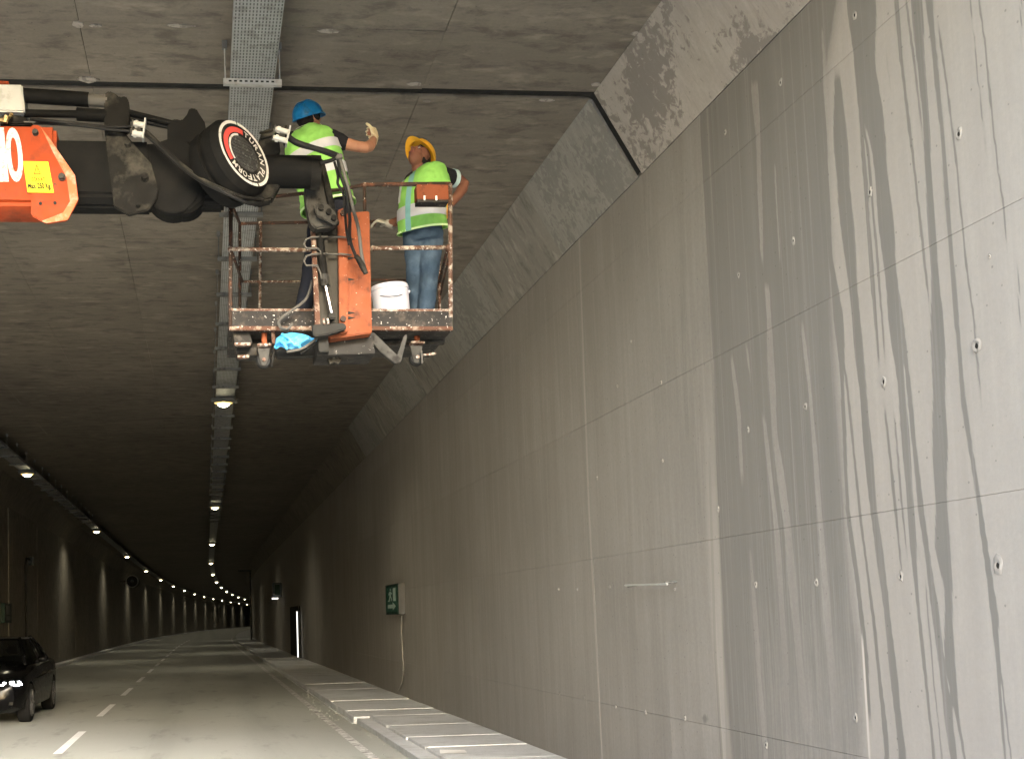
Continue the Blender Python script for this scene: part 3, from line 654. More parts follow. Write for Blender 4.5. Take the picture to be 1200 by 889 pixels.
b = [at(*q, sy)+Vector((0, -.002, 0)) for q in ((43.3, 196.5), (44.6, 199.2), (43.7, 199.6), (44.6, 202.6), (42.8, 199.9), (43.6, 199.4))]; m.add(b, [tuple(range(6))]); m.build('warning_triangle', M['redink'], st)
# cabinet on top at the frame edge, brass fitting
MB().plate([(-40, 97), (26, 99), (29, 131), (-40, 130)], FY+.05, .25).build('top_cabinet', M['whitebox'], bl, bev=.01)
MB().plate([(-40, 92), (10, 95.5), (10, 98.5), (-40, 98)], FY+.06, .2).build('cabinet_lid', M['orange'], bl)
m = MB(); m.tube([at(-5, 142, FY+.05), at(8, 140, FY+.03), at(14, 134, FY+.06)], .014, 8); m.tube([at(6, 144, FY+.02), at(8, 136, FY+.02)], .018, 6); m.build('hose_fitting', pbr('brass_fitting', (.45, .33, .16), .35, .8), bl)
m = MB().plate([(0, 134), (26, 135), (40, 146), (0, 147)], FY+.1, .2).build('top_bracket', M['blackworn'], bl, bev=.01)
# middle section
section(45, 176, 164, 228, 243, FY+.05, .28, 'middle_boom', M['black'])
f2 = flange([(122, 150), (132, 152), (148, 158), (157, 169), (177, 191), (185, 219.6), (184, 232), (174, 246), (151, 252), (133.5, 242), (128, 200)], FY+.02, 'middle_flange', M['blackworn'], .04)
MB().plate([(124, 151), (148, 158), (157, 169), (177, 191), (185, 219.6), (184, 232), (174, 246), (151, 252), (133.5, 242)], FY+.30, .03).build('middle_flange', M['black'], bl)
bolt(149.5, 169, FY+.02, .02, bl, 'blackworn'); bolt(170, 208, FY+.02, .024, bl, 'blackworn'); bolt(162, 241, FY+.02, .014, bl, 'blackworn')
# inner section and rollers
section(160, 262, 168, 232, 243, FY+.10, .2, 'inner_boom', M['black'])
MB().plate([(150, 178), (196, 163), (216, 165), (238, 180), (238, 235), (222, 247), (205, 240), (176, 232)], FY+.08, .03).build('cheek_plate', M['black'], bl, bev=.006)
for x, y, r, d in ((202, 222, .20, .10), (215, 226, .165, .05)):
    c = at(x, y, FY+.12); MB().cyl(c+Vector((0, -d*.5, 0)), c+Vector((0, .16, 0)), r*.92, 28).build('roller', M['black'], bl, smooth=True, bev=.006)
# upper cylinders and rods
def rod(x0, y0, x1, y1, Y, r, name, mat, Y1=None): return MB().cyl(at(x0, y0, Y), at(x1, y1, Y1 or Y), r, 14).build(name, M[mat], bl, smooth=True)
rod(26, 112, 104, 117, FY+.12, .05, 'hydraulic_cylinder', 'black'); rod(100, 117, 126, 119, FY+.12, .042, 'cylinder_head', 'greypipe')
rod(28, 133, 92, 134, FY+.12, .026, 'hydraulic_cylinder', 'black'); rod(90, 134, 126, 136, FY+.12, .044, 'cylinder_head', 'black')
rod(28, 143, 88, 143.5, FY+.04, .007, 'bright_tube', 'greypipe')
MB().plate([(122, 110), (128, 106), (136, 110), (140, 114), (147, 112), (151, 118), (152, 132), (150, 150), (122, 150)], FY+.08, .12).build('upper_lug', M['blackworn'], bl, bev=.008)
rod(150, 132, 214, 148, FY+.12, .022, 'tie_rod', 'black'); rod(150, 138, 214, 152, FY+.15, .02, 'tie_rod', 'rubber')
MB().plate([(196, 148), (199, 141), (206, 139), (213, 141), (219, 134), (222, 126.5), (230, 127), (234, 134), (240, 143), (244, 165), (196, 170)], FY+.10, .14).build('upper_lug', M['black'], bl, bev=.008)
# chrome hose couplings between two plates
def coupling(x, y, w, h, ang, nm='hose_coupling'):
    c = at(x, y, FY-.06); q = Matrix.Rotation(ang, 3, 'Y'); o = None
    m = MB(); m.box(c+q @ Vector((w*.5, 0, 0)), (.012, .07, h), q); o = m.build(nm, M['zinc'], bl)
    m = MB(); m.box(c-q @ Vector((w*.5, 0, 0)), (.010, .06, h*.7), q); m.build('plate', M['steelgrey'], o)
    for s in (-1, 1):
        m = MB(); e = q @ Vector((0, 0, s*h*.24)); m.cyl(c+e-q @ Vector((w*.5, 0, 0)), c+e+q @ Vector((w*.5, 0, 0)), h*.14, 10); m.cyl(c+e-q @ Vector((w*.3, 0, 0)), c+e-q @ Vector((w*.1, 0, 0)), h*.2, 6); m.build('chrome_pin', M['pin'], o)
    return o
coupling(162, 151.5, .08, .14, R(8)); coupling(329, 158, .10, .13, R(14))
# end head: drum and logo disc turned towards the right and the camera
n = Vector((.70, -.67, .25)).normalized(); c0 = at(286, 180, FY-.13)
u = (Vector((0, 0, 1))-n*n.z).normalized(); v = u.cross(n)            # u: up on the disc, v: to its right seen from outside
RD = .242
def dring(r, h): return [c0+n*h+(u*math.cos(t)+v*math.sin(t))*r for t in np.linspace(0, 2*math.pi, 41)[:-1]]
m = MB(); m.ring([dring(RD*1.0, -.26), dring(RD*1.08, -.26), dring(RD*1.12, -.22), dring(RD*1.12, -.17), dring(RD*1.03, -.165), dring(RD*1.03, -.13), dring(RD*1.13, -.125), dring(RD*1.13, -.05), dring(RD*1.03, -.012), dring(RD*1.0, -.004)])
hd = m.build('rotary_head', M['black'], bl, smooth=True, sharp=30)
MB().ring([dring(RD*.995, -.01), dring(RD*.995, .0)]).build('cover_disc', M['blackworn'], bl)
def band(r0, r1, t0, t1, h, name, mat, nn=36):
    m = MB(); tt = np.linspace(R(t0), R(t1), nn); f = lambda r, t, hh: c0+n*hh+(u*math.cos(t)+v*math.sin(t))*r
    m.ring([[f(r0, t, h-.002), f(r1, t, h-.002), f(r1, t, h), f(r0, t, h)] for t in tt]); return m.build(name, M[mat], bl)
band(RD*.90, RD*.985, 0, 158, .003, 'white_ring', 'wornwhite'); band(RD*.90, RD*.985, 163, 357, .003, 'white_ring', 'wornwhite')
band(RD*.64, RD*.80, 238, 372, .003, 'red_arc', 'red'); band(RD*.54, RD*.60, 236, 352, .003, 'white_arc', 'wornwhite', 22)
MB().ring([dring(RD*.55, -.002), dring(RD*.55, .002)]).build('tread_plate', M['tread'], bl)
for k in range(9):
    a = (k-4)*.055*1.9; hw = math.sqrt(max(.0, .53**2-(a/1)**2))*RD*.95
    if hw > .01:
        m = MB(); q0 = c0+n*.003+u*(a*RD); m.tube([q0-v*hw, q0+v*hw], .004, 5); m.build('tread_rib', M['tread'], bl)
def ringtext(txt, t0, t1, ri, ro, wd):
    for ch, t in zip(txt, np.linspace(R(t0), R(t1), len(txt))):
        rad = u*math.cos(t)+v*math.sin(t); tan = -u*math.sin(t)+v*math.cos(t); hw = wd*(.35 if ch == 'I' else 1)
        text_part(ch, c0+n*.003+rad*(RD*ri)-tan*hw/2, tan*hw, rad*(RD*(ro-ri)), 'ring_letter', M['wornwhite'], bl, bold=.02, lift=Vector())
ringtext('TURAN', 22, 92, .64, .82, .042); ringtext('PLATFORM', 118, 226, .64, .83, .04)
# jib tube, its clevis and end arm
MB().plate([(288, 206), (300, 172), (308, 152), (318, 150), (327, 160), (329, 178), (322, 185), (327, 198), (329.5, 214), (319, 233), (302, 237), (288, 230)], FY+.16, .12).build('jib_clevis', M['blackworn'], bl, bev=.012)
a, b = at(300, 201, FY+.2), at(372, 202, FY+.2); MB().cyl(a, b, .113, 28).build('jib_tube', M['black'], bl, smooth=True)
MB().cyl(at(364, 202, FY+.2), at(375, 202.5, FY+.2), .117, 28).build('jib_collar', M['blackworn'], bl, smooth=True)
# hoses
def hose(pts, r=.011, mat='rubber', name='hydraulic_hose', par=None):
    P_ = [at(x, y, Y) for x, y, Y in pts]; out = []
    for i in range(len(P_)-1):
        a, b, c, d = P_[max(i-1, 0)], P_[i], P_[i+1], P_[min(i+2, len(P_)-1)]
        for k in range(5):
            t = k/5; out.append(.5*((2*b)+(c-a)*t+(2*a-5*b+4*c-d)*t*t+(3*b-a-3*c+d)*t**3))
    out.append(P_[-1]); return MB().tube(out, r, 8).build(name, M[mat], par or bl, smooth='all')
hose([(36, 140, 7.5), (60, 142, 7.42), (90, 145, 7.42), (130, 149, 7.42), (158, 148, 7.43)])
hose([(40, 144, 7.5), (90, 147, 7.41), (130, 152, 7.41), (158, 154, 7.43)])
hose([(166, 150, 7.43), (178, 160, 7.40), (205, 186, 7.36), (232, 207, 7.3), (255, 219, 7.22), (285, 231, 7.24), (308, 234, 7.4)], .012, 'blackworn')
hose([(166, 155, 7.43), (180, 166, 7.40), (208, 192, 7.35), (235, 212, 7.28), (262, 225, 7.2), (290, 238, 7.26), (306, 238, 7.4)], .012)
hose([(305, 156, 7.6), (315, 154, 7.5), (328, 151, 7.42), (336, 148, 7.42)], .010, 'column'); hose([(305, 163, 7.6), (318, 160, 7.5), (332, 153, 7.44)], .008)
hose([(336, 158, 7.42), (346, 166, 7.4), (366, 173, 7.4), (384, 178, 7.42), (397, 183, 7.45)], .019); hose([(337, 162, 7.44), (350, 170, 7.43), (372, 176, 7.42), (396, 185, 7.46)], .014)
hose([(396, 184, 7.46), (388, 188, 7.46), (376, 191, 7.5)], .014)
hose([(397, 183, 7.46), (401, 195, 7.45), (406, 212, 7.45), (411, 232, 7.5), (414, 246, 7.55), (420, 268, 7.75), (424, 300, 7.8), (429, 320, 7.82)], .013, 'greypipe')
hose([(396, 186, 7.46), (399, 204, 7.44), (405, 222, 7.46), (408, 240, 7.5), (410, 258, 7.6), (410, 280, 7.78), (417, 300, 7.82), (426, 318, 7.82)], .012)
hose([(392, 190, 7.5), (396, 206, 7.48), (396, 216, 7.48), (402, 226, 7.5), (404, 245, 7.55), (406, 268, 7.78), (409, 287, 7.8)], .010)
c = at(397, 184, 7.45); MB().box(c, (.05, .05, .035)).build('hose_joint', M['greypipe'], bl, bev=.006)
hose([(417, 300, 7.81), (423, 307, 7.8), (429, 321, 7.81)], .018, 'blackworn', 'hose_end')
# ------------------------------------------------------------------ work basket
BY, BK, FZ = 8.2, 9.1, 3.80
wb = thing('work_basket', 'rusty paint-spattered work basket with orange centre post, hanging from the boom', 'lift basket', (1.05, 8.6, FZ))
def bpart(mb, name, mat, **k): return mb.build(name, M[mat], wb, **k)
def rail(x0, y0, x1, y1, Y=BY, mat='rust', r=.0155, name='rail', Y1=None, n=8): return bpart(MB().tube([at(x0, y0, Y), at(x1, y1, Y1 or Y)], r, n), name, mat, smooth='all')
xl, xr = at(269, 386, BY).x, at(530, 384, BY).x
zl = at(400, 386, BY).z; zt = at(400, 364, BY).z
for x0, x1 in ((268.5, 372), (434, 530)):
    a, b = at(x0, 375, BY).x, at(x1, 375, BY).x
    bpart(MB().bb((a, BY-.006, zl+.02), (b, BY+.006, zt)), 'toe_board', 'toe'); bpart(MB().bb((a, BY-.018, zl-.008), (b, BY+.03, zl+.021)), 'floor_lip', 'lip', bev=.004)
    bpart(MB().bb((a, BY-.014, zt-.006), (b, BY+.012, zt+.012)), 'toe_board_edge', 'railwhite', bev=.003)
for x in (xl, xr-.012): bpart(MB().bb((x, BY+.007, zl), (x+.012, BK, zt)), 'toe_board', 'toe')
bpart(MB().bb((xl+.01, BK-.01, zl), (xr-.01, BK, zt-.02)), 'toe_board', 'toe')
bpart(MB().bb((xl+.01, BY+.031, zl), (xr-.013, BK-.012, zl+.012)), 'floor_plate', 'under')
# guard rails: front
rail(270, 386, 270.5, 236); rail(528, 372, 527.5, 216, mat='railwhite', r=.018); rail(270, 236, 400, 222, r=.015)
rail(400, 222, 425, 217, r=.015); rail(425, 216.5, 528, 215.5, r=.017)
rail(270, 292, 366, 293, mat='railwhite', r=.0165); rail(434, 291, 522, 290, mat='railwhite', r=.0175); rail(427, 217, 427.5, 250, r=.013)
# back and sides
rail(279, 262, 470, 259, BK, r=.014); rail(470, 259, 514, 262, BK, r=.014); rail(284, 330, 372, 330, BK, 'railwhite', .011); rail(432, 328, 480, 328, BK, 'rust', .010)
rail(305.5, 262, 304.5, 372, BK, 'railwhite', .013); rail(515, 262, 515, 372, BK, 'railwhite', .013); rail(281, 262, 281, 372, BK, 'rust', .013)
rail(270.5, 238, 281, 262, BY, 'rust', .014, Y1=BK); rail(270.5, 292, 284, 330, BY, 'rust', .012, Y1=BK); rail(527.5, 216, 515, 262, BY, 'rust', .014, Y1=BK)
rail(525, 288, 515, 330, BY, 'rust', .012, Y1=BK); rail(526, 300, 516, 345, BY, 'rust', .008, 'chain', Y1=8.8)
for x, y, Y in ((270, 292, BY), (525, 290, BY), (427, 217, BY), (437, 291, BY), (305, 262, BK)): 
    p = at(x, y, Y); bpart(MB().ell(p, ((.022, 0, 0), (0, .022, 0), (0, 0, .022)), 10, 6), 'rail_weld', 'railwhite', smooth='all')
# orange control box on the top rail
a, b = at(488, 238, BY-.10), at(524.5, 218, BY-.10)
cb = bpart(MB().bb((a.x, BY-.13, a.z+.02), (b.x, BY-.02, b.z)), 'control_box', 'orangedirt', bev=.006)
MB().bb((a.x+.004, BY-.127, a.z+.0), (b.x-.004, BY-.02, a.z+.019)).build('box_base', M['under'], cb)
for dx in (.05, .14): MB().bb((a.x+dx, BY-.135, a.z+.012), (a.x+dx+.012, BY-.12, a.z+.045)).build('latch', M['white'], cb)
# centre post, column, cylinder
op = bpart(MB().plate([(406, 249), (433, 247), (436, 390), (386, 397), (384, 386), (406, 380)], 7.98, .16), 'support_post', 'orangedirt', bev=.008)
MB().plate([(396, 246), (403, 243), (407, 252), (408, 388), (398, 391)], 7.93, .05).build('post_flange', M['orangedirt'], op, bev=.006)
for y in (280, 302, 327, 366, 372): MB().plate([(408, y-1.5), (416, y+.3), (408, y+2)], 7.974, .006).build('bracket_slot', M['dark'], op)
for y in (250, 374, 384): bolt_c = at(402, y, 7.925); MB().cyl(bolt_c, bolt_c+Vector((0, -.02, 0)), .022, 8).build('bolt', M['rust'], op)
bpart(MB().plate([(366, 256), (384, 262), (397, 264), (401, 388), (374, 393), (371, 330)], 7.99, .20), 'slewing_column', 'column', bev=.012)
bpart(MB().plate([(364, 256), (369, 256), (376, 391), (370, 391)], 7.93, .06), 'column_edge', 'lip', bev=.004)
bpart(MB().plate([(357, 222), (362, 184), (374, 183), (380, 188), (386, 214), (393, 246), (397, 262), (386, 266), (370, 268), (364, 262), (359, 240)], 7.80, .12), 'end_arm', 'steelgrey', bev=.01)
bpart(MB().plate([(374, 184), (380, 188), (387, 215), (394, 248), (398, 262), (390, 262), (381, 222)], 7.76, .05), 'arm_rib', 'blackworn', bev=.006)
bpart(MB().plate([(368, 241), (374, 235), (383, 238), (392, 247), (396, 256), (394, 264), (384, 259), (372, 253)], 7.73, .04), 'locking_quadrant', 'steelgrey', bev=.006)
for x, y in ((376, 244), (385, 249), (391, 256)): 
    p = at(x, y, 7.725); bpart(MB().cyl(p, p+Vector((0, -.025, 0)), .020, 10), 'bolt', 'blackworn')
p0, p1, p2 = at(374, 270, 7.92), at(381, 333, 7.92), at(389, 369, 7.92)
hc = bpart(MB().cyl(p0, p1, .028, 14), 'hydraulic_cylinder', 'blackworn', smooth=True); MB().cyl(p1, p2, .013, 12).build('piston_rod', M['chrome'], hc, smooth=True)
MB().cyl(at(380, 322, 7.92), at(381.5, 335, 7.92), .033, 12).build('gland', M['steelgrey'], hc); MB().box(at(389, 371, 7.92), (.05, .06, .05)).build('rod_eye', M['dark'], hc, bev=.008)
bpart(MB().plate([(368, 258), (384, 258), (385, 330), (377, 331)], 7.94, .05), 'cylinder_bracket', 'column', bev=.005)
for yy, k in ((277, 0), (297, 1)):
    pts = [(384, yy), (366, yy+1), (359, yy+3), (356, yy+9), (359, yy+14), (372, yy+14), (376, yy+18+6*k), (377, yy+22+8*k)]
    hp = [at(x, y, 7.90) for x, y in pts]; bpart(MB().tube(hp, .008, 6), 'hydraulic_pipe', 'greypipe', smooth='all')
    bpart(MB().tube([at(384, yy+1, 7.93), at(400, yy+.5, 7.9), at(412, yy+2, 7.9)], .007, 6), 'hydraulic_pipe', 'greypipe', smooth='all')
bpart(MB().plate([(366, 380), (404, 378), (406, 385), (384, 392), (368, 394)], 7.88, .08), 'pivot_clamp', 'dark', bev=.008)
for x in (379, 384): bpart(MB().tube([at(x, 373, 7.87), at(x+1, 380, 7.87)], .008, 6), 'cotter_pin', 'railwhite')
# under frame
def under(poly, Y, dep, name, mat='under'): return bpart(MB().plate(poly, Y, dep), name, mat, bev=.005)
under([(372, 392), (436, 392), (440, 414), (372, 416)], 8.1, .35, 'cross_beam'); under([(372, 386), (384, 386), (386, 412), (374, 412)], 7.98, .1, 'beam_head', 'dark')
under([(428, 391), (438, 389), (470, 420), (464, 426), (446, 412)], 8.12, .06, 'diagonal_brace', 'steelgrey'); under([(462, 426), (470, 424), (478, 392), (474, 392)], 8.2, .05, 'diagonal_brace', 'steelgrey')
under([(440, 399), (522, 396), (522, 402), (440, 405)], 8.5, .06, 'floor_beam', 'steelgrey'); under([(288, 398), (372, 400), (372, 407), (288, 405)], 8.5, .06, 'floor_beam')
under([(322, 410), (372, 408), (372, 416), (325, 418)], 8.35, .1, 'floor_beam', 'dark'); under([(318, 387), (322, 387), (323, 402), (319, 402)], 8.25, .05, 'stub_post', 'lip')
under([(273, 388), (292, 388), (296, 402), (275, 402)], 8.26, .25, 'step_box'); under([(275, 402), (300, 402), (302, 416), (278, 416)], 8.4, .2, 'step_box')
under([(274, 401), (294, 401), (294, 404), (275, 404)], 8.22, .06, 'step_edge', 'railwhite'); under([(278, 416), (292, 415), (292, 418.5), (279, 419)], 8.36, .06, 'step_edge', 'railwhite')
bpart(MB().cyl(at(392, 415, 8.2), at(392, 421, 8.2), .03, 12), 'drain_stub', 'under'); bpart(MB().plate([(384, 420), (400, 420), (397, 426), (392, 424), (387, 426)], 8.2, .08), 'foot_plate', 'column')
def caster(x, y, Y):
    c = at(x, y, Y); s = 1/160
    bpart(MB().cyl(c+Vector((0, 0, .03)), c+Vector((0, 0, .12)), .022, 12), 'caster_stem', 'orangedirt'); bpart(MB().bb((c.x-.055, c.y-.05, c.z+.015), (c.x+.05, c.y+.05, c.z+.033)), 'caster_plate', 'railwhite', bev=.004)
    fk = bpart(MB().plate([(x-8, y-1), (x+6, y-1), (x+5, y+10), (x+1, y+19), (x-3, y+19), (x-6, y+10)], Y-.045, .012), 'caster_fork', 'steelgrey', bev=.003)
    MB().plate([(x-8, y-1), (x+6, y-1), (x+5, y+10), (x+1, y+19), (x-3, y+19), (x-6, y+10)], Y+.035, .012).build('fork_cheek', M['steelgrey'], fk)
    q = at(x-1, y+14, Y); m = MB(); R_ = .058; m.ring([[q+Vector((math.cos(t)*r_, dy, math.sin(t)*r_)) for t in np.linspace(0, 2*math.pi, 21)[:-1]] for r_, dy in ((.02, -.03), (R_*.8, -.03), (R_, -.018), (R_, .018), (R_*.8, .03), (.02, .03))])
    wheel = bpart(m, 'caster_wheel', 'rubber', smooth=True); MB().cyl(q+Vector((0, -.06, 0)), q+Vector((0, .06, 0)), .014, 8).build('axle', M['railwhite'], wheel)
caster(310, 409, 8.3); caster(489, 406, 8.4)
rail(318, 430, 322, 406, 8.3, 'steelgrey', .012, 'brake_lever'); rail(496, 416, 511, 414, 8.4, 'railwhite', .010, 'brake_lever'); rail(494, 411, 495, 426, 8.32, 'greypipe', .008, 'brake_lever')
hose([(366, 329, 8.12), (360, 348, 8.08), (350, 358, 8.06), (334, 369, 8.08), (327, 376, 8.1), (329, 384, 8.12), (338, 388, 8.14)], .011, 'greypipe', 'grey_hose', wb)
hose([(330, 384, 8.12), (337, 385, 8.1), (343, 379, 8.1)], .009, 'greypipe', 'grey_hose', wb)
hose([(336, 412, 8.08), (352, 409, 8.06), (364, 402, 8.04), (373, 395, 8.04), (379, 388, 8.0)], .010, 'greypipe', 'grey_hose', wb); hose([(352, 414, 8.1), (366, 405, 8.06), (381, 394, 8.02)], .010, 'rubber', 'grey_hose', wb)
# white bucket standing in the basket
p = at(461, 352, 8.5); bk = thing('bucket', 'white plastic bucket with wire handle standing in the basket beside the worker in jeans', 'bucket', (p.x, p.y, FZ+.03))
q = Matrix.Rotation(R(-5), 3, 'Y'); zt_ = at(461, 336, 8.5).z; o = Vector((p.x, p.y, FZ+.02)); H = zt_-o.z
m = MB(); m.ring([[o+q @ Vector((math.cos(t)*r_, math.sin(t)*r_, h*H)) for t in np.linspace(0, 2*math.pi, 33)[:-1]] for r_, h in ((.132, 0), (.136, .01), (.150, .9), (.156, .905), (.156, .95), (.151, .955), (.151, .995), (.144, 1.0), (.142, .98), (.130, .03))])
m.build('shell', M['bucket'], bk, smooth=True)
a, b = o+q @ Vector((-.15, -.02, H*.86)), o+q @ Vector((.15, -.02, H*.86)); pts = [a.lerp(b, t)+Vector((0, -.155*math.sin(math.pi*t), -.07*math.sin(math.pi*t))) for t in np.linspace(0, 1, 14)]
MB().tube(pts, .0035, 6).build('wire_handle', M['steelgrey'], bk, smooth='all')
for q_ in (a, b): MB().ell(q_, ((.012, 0, 0), (0, .012, 0), (0, 0, .014)), 8, 5).build('handle_lug', M['bucket'], bk)
# blue cloth hanging under the floor lip
rg = thing('cloth_bundle', 'bright blue crumpled cloth tied under the basket floor', 'cloth', at(346, 400, 8.12))
m = MB(); nx, ny = 26, 14; rows = []
out_t = [(322, 404), (323, 396), (330, 391), (340, 389), (350, 389.5), (360, 392), (367, 396), (374, 395)]; out_b = [(324, 410), (328, 406), (334, 409), (342, 409), (350, 409.5), (358, 406), (364, 401), (374, 397)]
for j in range(ny):
    row = []
    for i in range(nx):
        t = i/(nx-1)*7; k = min(6, int(t)); f_ = t-k; tx = [out_t[k][d]*(1-f_)+out_t[k+1][d]*f_ for d in (0, 1)]; bx = [out_b[k][d]*(1-f_)+out_b[k+1][d]*f_ for d in (0, 1)]
        s_ = j/(ny-1); x_, y_ = tx[0]*(1-s_)+bx[0]*s_, tx[1]*(1-s_)+bx[1]*s_
        row.append(at(x_, y_, 8.13-.05*math.sin(math.pi*s_)+.022*math.sin(x_*.42+y_*.55)+.02*mnoise(Vector((x_*.13, y_*.2, 3)))))
    rows.append(row)
m.ring(rows, cap=False, closed=False); c_ = m.build('folded_sheet', M['rag'], rg, smooth='all'); realmesh(c_, [('SOLIDIFY', dict(thickness=.02, offset=1)), ('SUBSURF', dict(levels=1))])
m = MB()
for a, b in (((331, 392), (345, 404)), ((326, 398), (336, 408)), ((345, 404), (352, 408))): m.tube([at(a[0], a[1], 8.09), at((a[0]+b[0])/2+1, (a[1]+b[1])/2-1.5, 8.065), at(b[0], b[1], 8.085)], .012, 7, True)
m.build('fold', M['rag'], rg, smooth='all')
# ------------------------------------------------------------------ people
def frame(f, up=(0, 0, 1)):
    f = Vector(f).normalized(); s = f.cross(Vector(up)).normalized(); return s, f, s.cross(f)      # right side, front, up
def torso_rings(spine, sd, prof, inf=0., n=20):
    """spine points bottom to top, half-widths (side, front); the front axis follows the spine bend"""
    rings = []
    for i, (p, (a, b)) in enumerate(zip(spine, prof)):
        t = (spine[min(i+1, len(spine)-1)]-spine[max(i-1, 0)]).normalized(); s = (sd-t*sd.dot(t)).normalized(); fr = t.cross(s)
        rings.append([p+s*math.copysign(abs(math.cos(q))**.85, math.cos(q))*(a+inf)+fr*math.copysign(abs(math.sin(q))**.85, math.sin(q))*(b+inf) for q in [2*math.pi*k/n for k in range(n)]])
    return rings
def spline(pts, n):
    P_ = [Vector(p) for p in pts]; out = []
    for i in range(len(P_)-1):
        a, b, c, d = P_[max(i-1, 0)], P_[i], P_[i+1], P_[min(i+2, len(P_)-1)]
        for k in range(n): t = k/n; out.append(.5*((2*b)+(c-a)*t+(2*a-5*b+4*c-d)*t*t+(3*b-a-3*c+d)*t**3))
    out.append(P_[-1]); return out
def lerp_list(vals, m):
    out = []; n = len(vals)-1
    for i in range(m): t = i/(m-1)*n; k = min(n-1, int(t)); f_ = t-k; out.append(tuple(a*(1-f_)+b*f_ for a, b in zip(vals[k], vals[k+1])) if hasattr(vals[0], '__len__') else vals[k]*(1-f_)+vals[k+1]*f_)
    return out
def limb(mb, pts, rr, n=12):
    p = spline(pts, 4); mb.tube(p, lerp_list(rr, len(p)), n, True); return mb
def hand(mb, w_, d, nrm, curl=.5, fat=1., thumb=1, sc=1.):
    d = Vector(d).normalized(); nrm = (Vector(nrm)-d*Vector(nrm).dot(d)).normalized(); lat = d.cross(nrm)*thumb
    def pr(u_, hw, ht): return [w_+d*u_*sc+lat*math.cos(t)*hw*sc+nrm*math.sin(t)*ht*sc for t in np.linspace(0, 2*math.pi, 13)[:-1]]
    mb.ring([pr(-.03, .022, .018), pr(0, .029, .021), pr(.04, .041, .018), pr(.08, .042, .015), pr(.092, .035, .010)])
    for i, L in enumerate((.072, .083, .078, .062)):
        q = w_+d*.082*sc+lat*(.031-.0205*i)*sc; dr = d+lat*(.09-.06*i); pts = [q]; a = curl*(.6+.12*i)
        for seg in (.46, .30, .26):
            dr = (dr*math.cos(a)+nrm*math.sin(a)).normalized(); q = q+dr*L*seg*sc; pts.append(q.copy()); a = curl*.9
            dr = dr
        mb.tube(pts, [.0088*fat*sc, .0082*fat*sc, .0076*fat*sc, .0066*fat*sc], 8, True)
    q = w_+d*.02*sc+lat*.030*sc; dr = (d*.55+lat*.8+nrm*.25).normalized(); pts = [q]
    for seg in (.04, .032, .026): q = q+dr*seg*sc; pts.append(q.copy()); dr = (dr+d*.45+nrm*curl*.5).normalized()
    mb.tube(pts, [.0125*fat*sc, .0105*fat*sc, .0092*fat*sc, .0078*fat*sc], 8, True)
def head_parts(mb, c, s, f, u):
    L = lambda x, y, z: c+s*x+f*y+u*z
    E_ = lambda x, y, z, a, b, d: mb.ell(L(x, y, z), (s*a, f*b, u*d), 16, 10)
    E_(0, -.008, .025, .076, .097, .092); E_(0, .028, -.045, .058, .066, .068); E_(0, .055, -.082, .036, .034, .026)
    mb.tube([L(0, .086, .012), L(0, .100, -.012), L(0, .112, -.032)], [.009, .012, .015], 8, True); E_(0.014, .094, -.035, .011, .012, .009); E_(-.014, .094, -.035, .011, .012, .009)
    E_(0, .074, .028, .052, .022, .012); E_(.036, .066, -.018, .024, .024, .022); E_(-.036, .066, -.018, .024, .024, .022); E_(0, .088, -.062, .024, .012, .014)
    for k in (-1, 1): mb.ell(L(k*.078, -.008, -.008), (s*.011+f*.004*k, f*.020, u*.032), 10, 7)
    return L
def helmet(par, c, s, f, u, mat, strap='rubber'):
    L = lambda x, y, z: c+s*x+f*y+u*z
    m = MB(); rings = []
    for h, r_ in ((0, 1.), (.02, .995), (.045, .95), (.07, .85), (.092, .68), (.107, .45), (.114, .22), (.116, .03)): rings.append([L(math.cos(t)*.112*r_, math.sin(t)*.138*r_, .045+h) for t in np.linspace(0, 2*math.pi, 33)[:-1]])
    rings = [[L(math.cos(t)*.105, math.sin(t)*.13, .047) for t in np.linspace(0, 2*math.pi, 33)[:-1]]]+rings
    rings = [[L(math.cos(t)*.09*1, math.sin(t)*.115, .10) for t in np.linspace(0, 2*math.pi, 33)[:-1]]]+rings
    m.ring(rings); h = m.build('helmet', M[mat], par, smooth=True, sharp=60)
    m = MB(); tt = np.linspace(0, 2*math.pi, 33)[:-1]
    def br(t): return 1+.02+.34*max(0, math.sin(t))**2.5*.9+.05
    m.ring([[L(math.cos(t)*.110, math.sin(t)*.136, .050) for t in tt], [L(math.cos(t)*.112*min(1.1, br(t)), math.sin(t)*.138*br(t), .040-.014*max(0, math.sin(t))) for t in tt], [L(math.cos(t)*.112*min(1.1, br(t)), math.sin(t)*.138*br(t), .035-.014*max(0, math.sin(t))) for t in tt], [L(math.cos(t)*.106, math.sin(t)*.132, .043) for t in tt]], cap=False)
    m.build('brim', M[mat], h, smooth=True)
    for x in (-.035, 0, .035):
        pts = [L(x*1.0, .138*math.cos(a)*.93, .047+.112*math.sin(a)) for a in np.linspace(.35, math.pi-.35, 12)]; MB().tube(pts, .007, 6).build('ridge', M[mat], h, smooth='all')
    return h
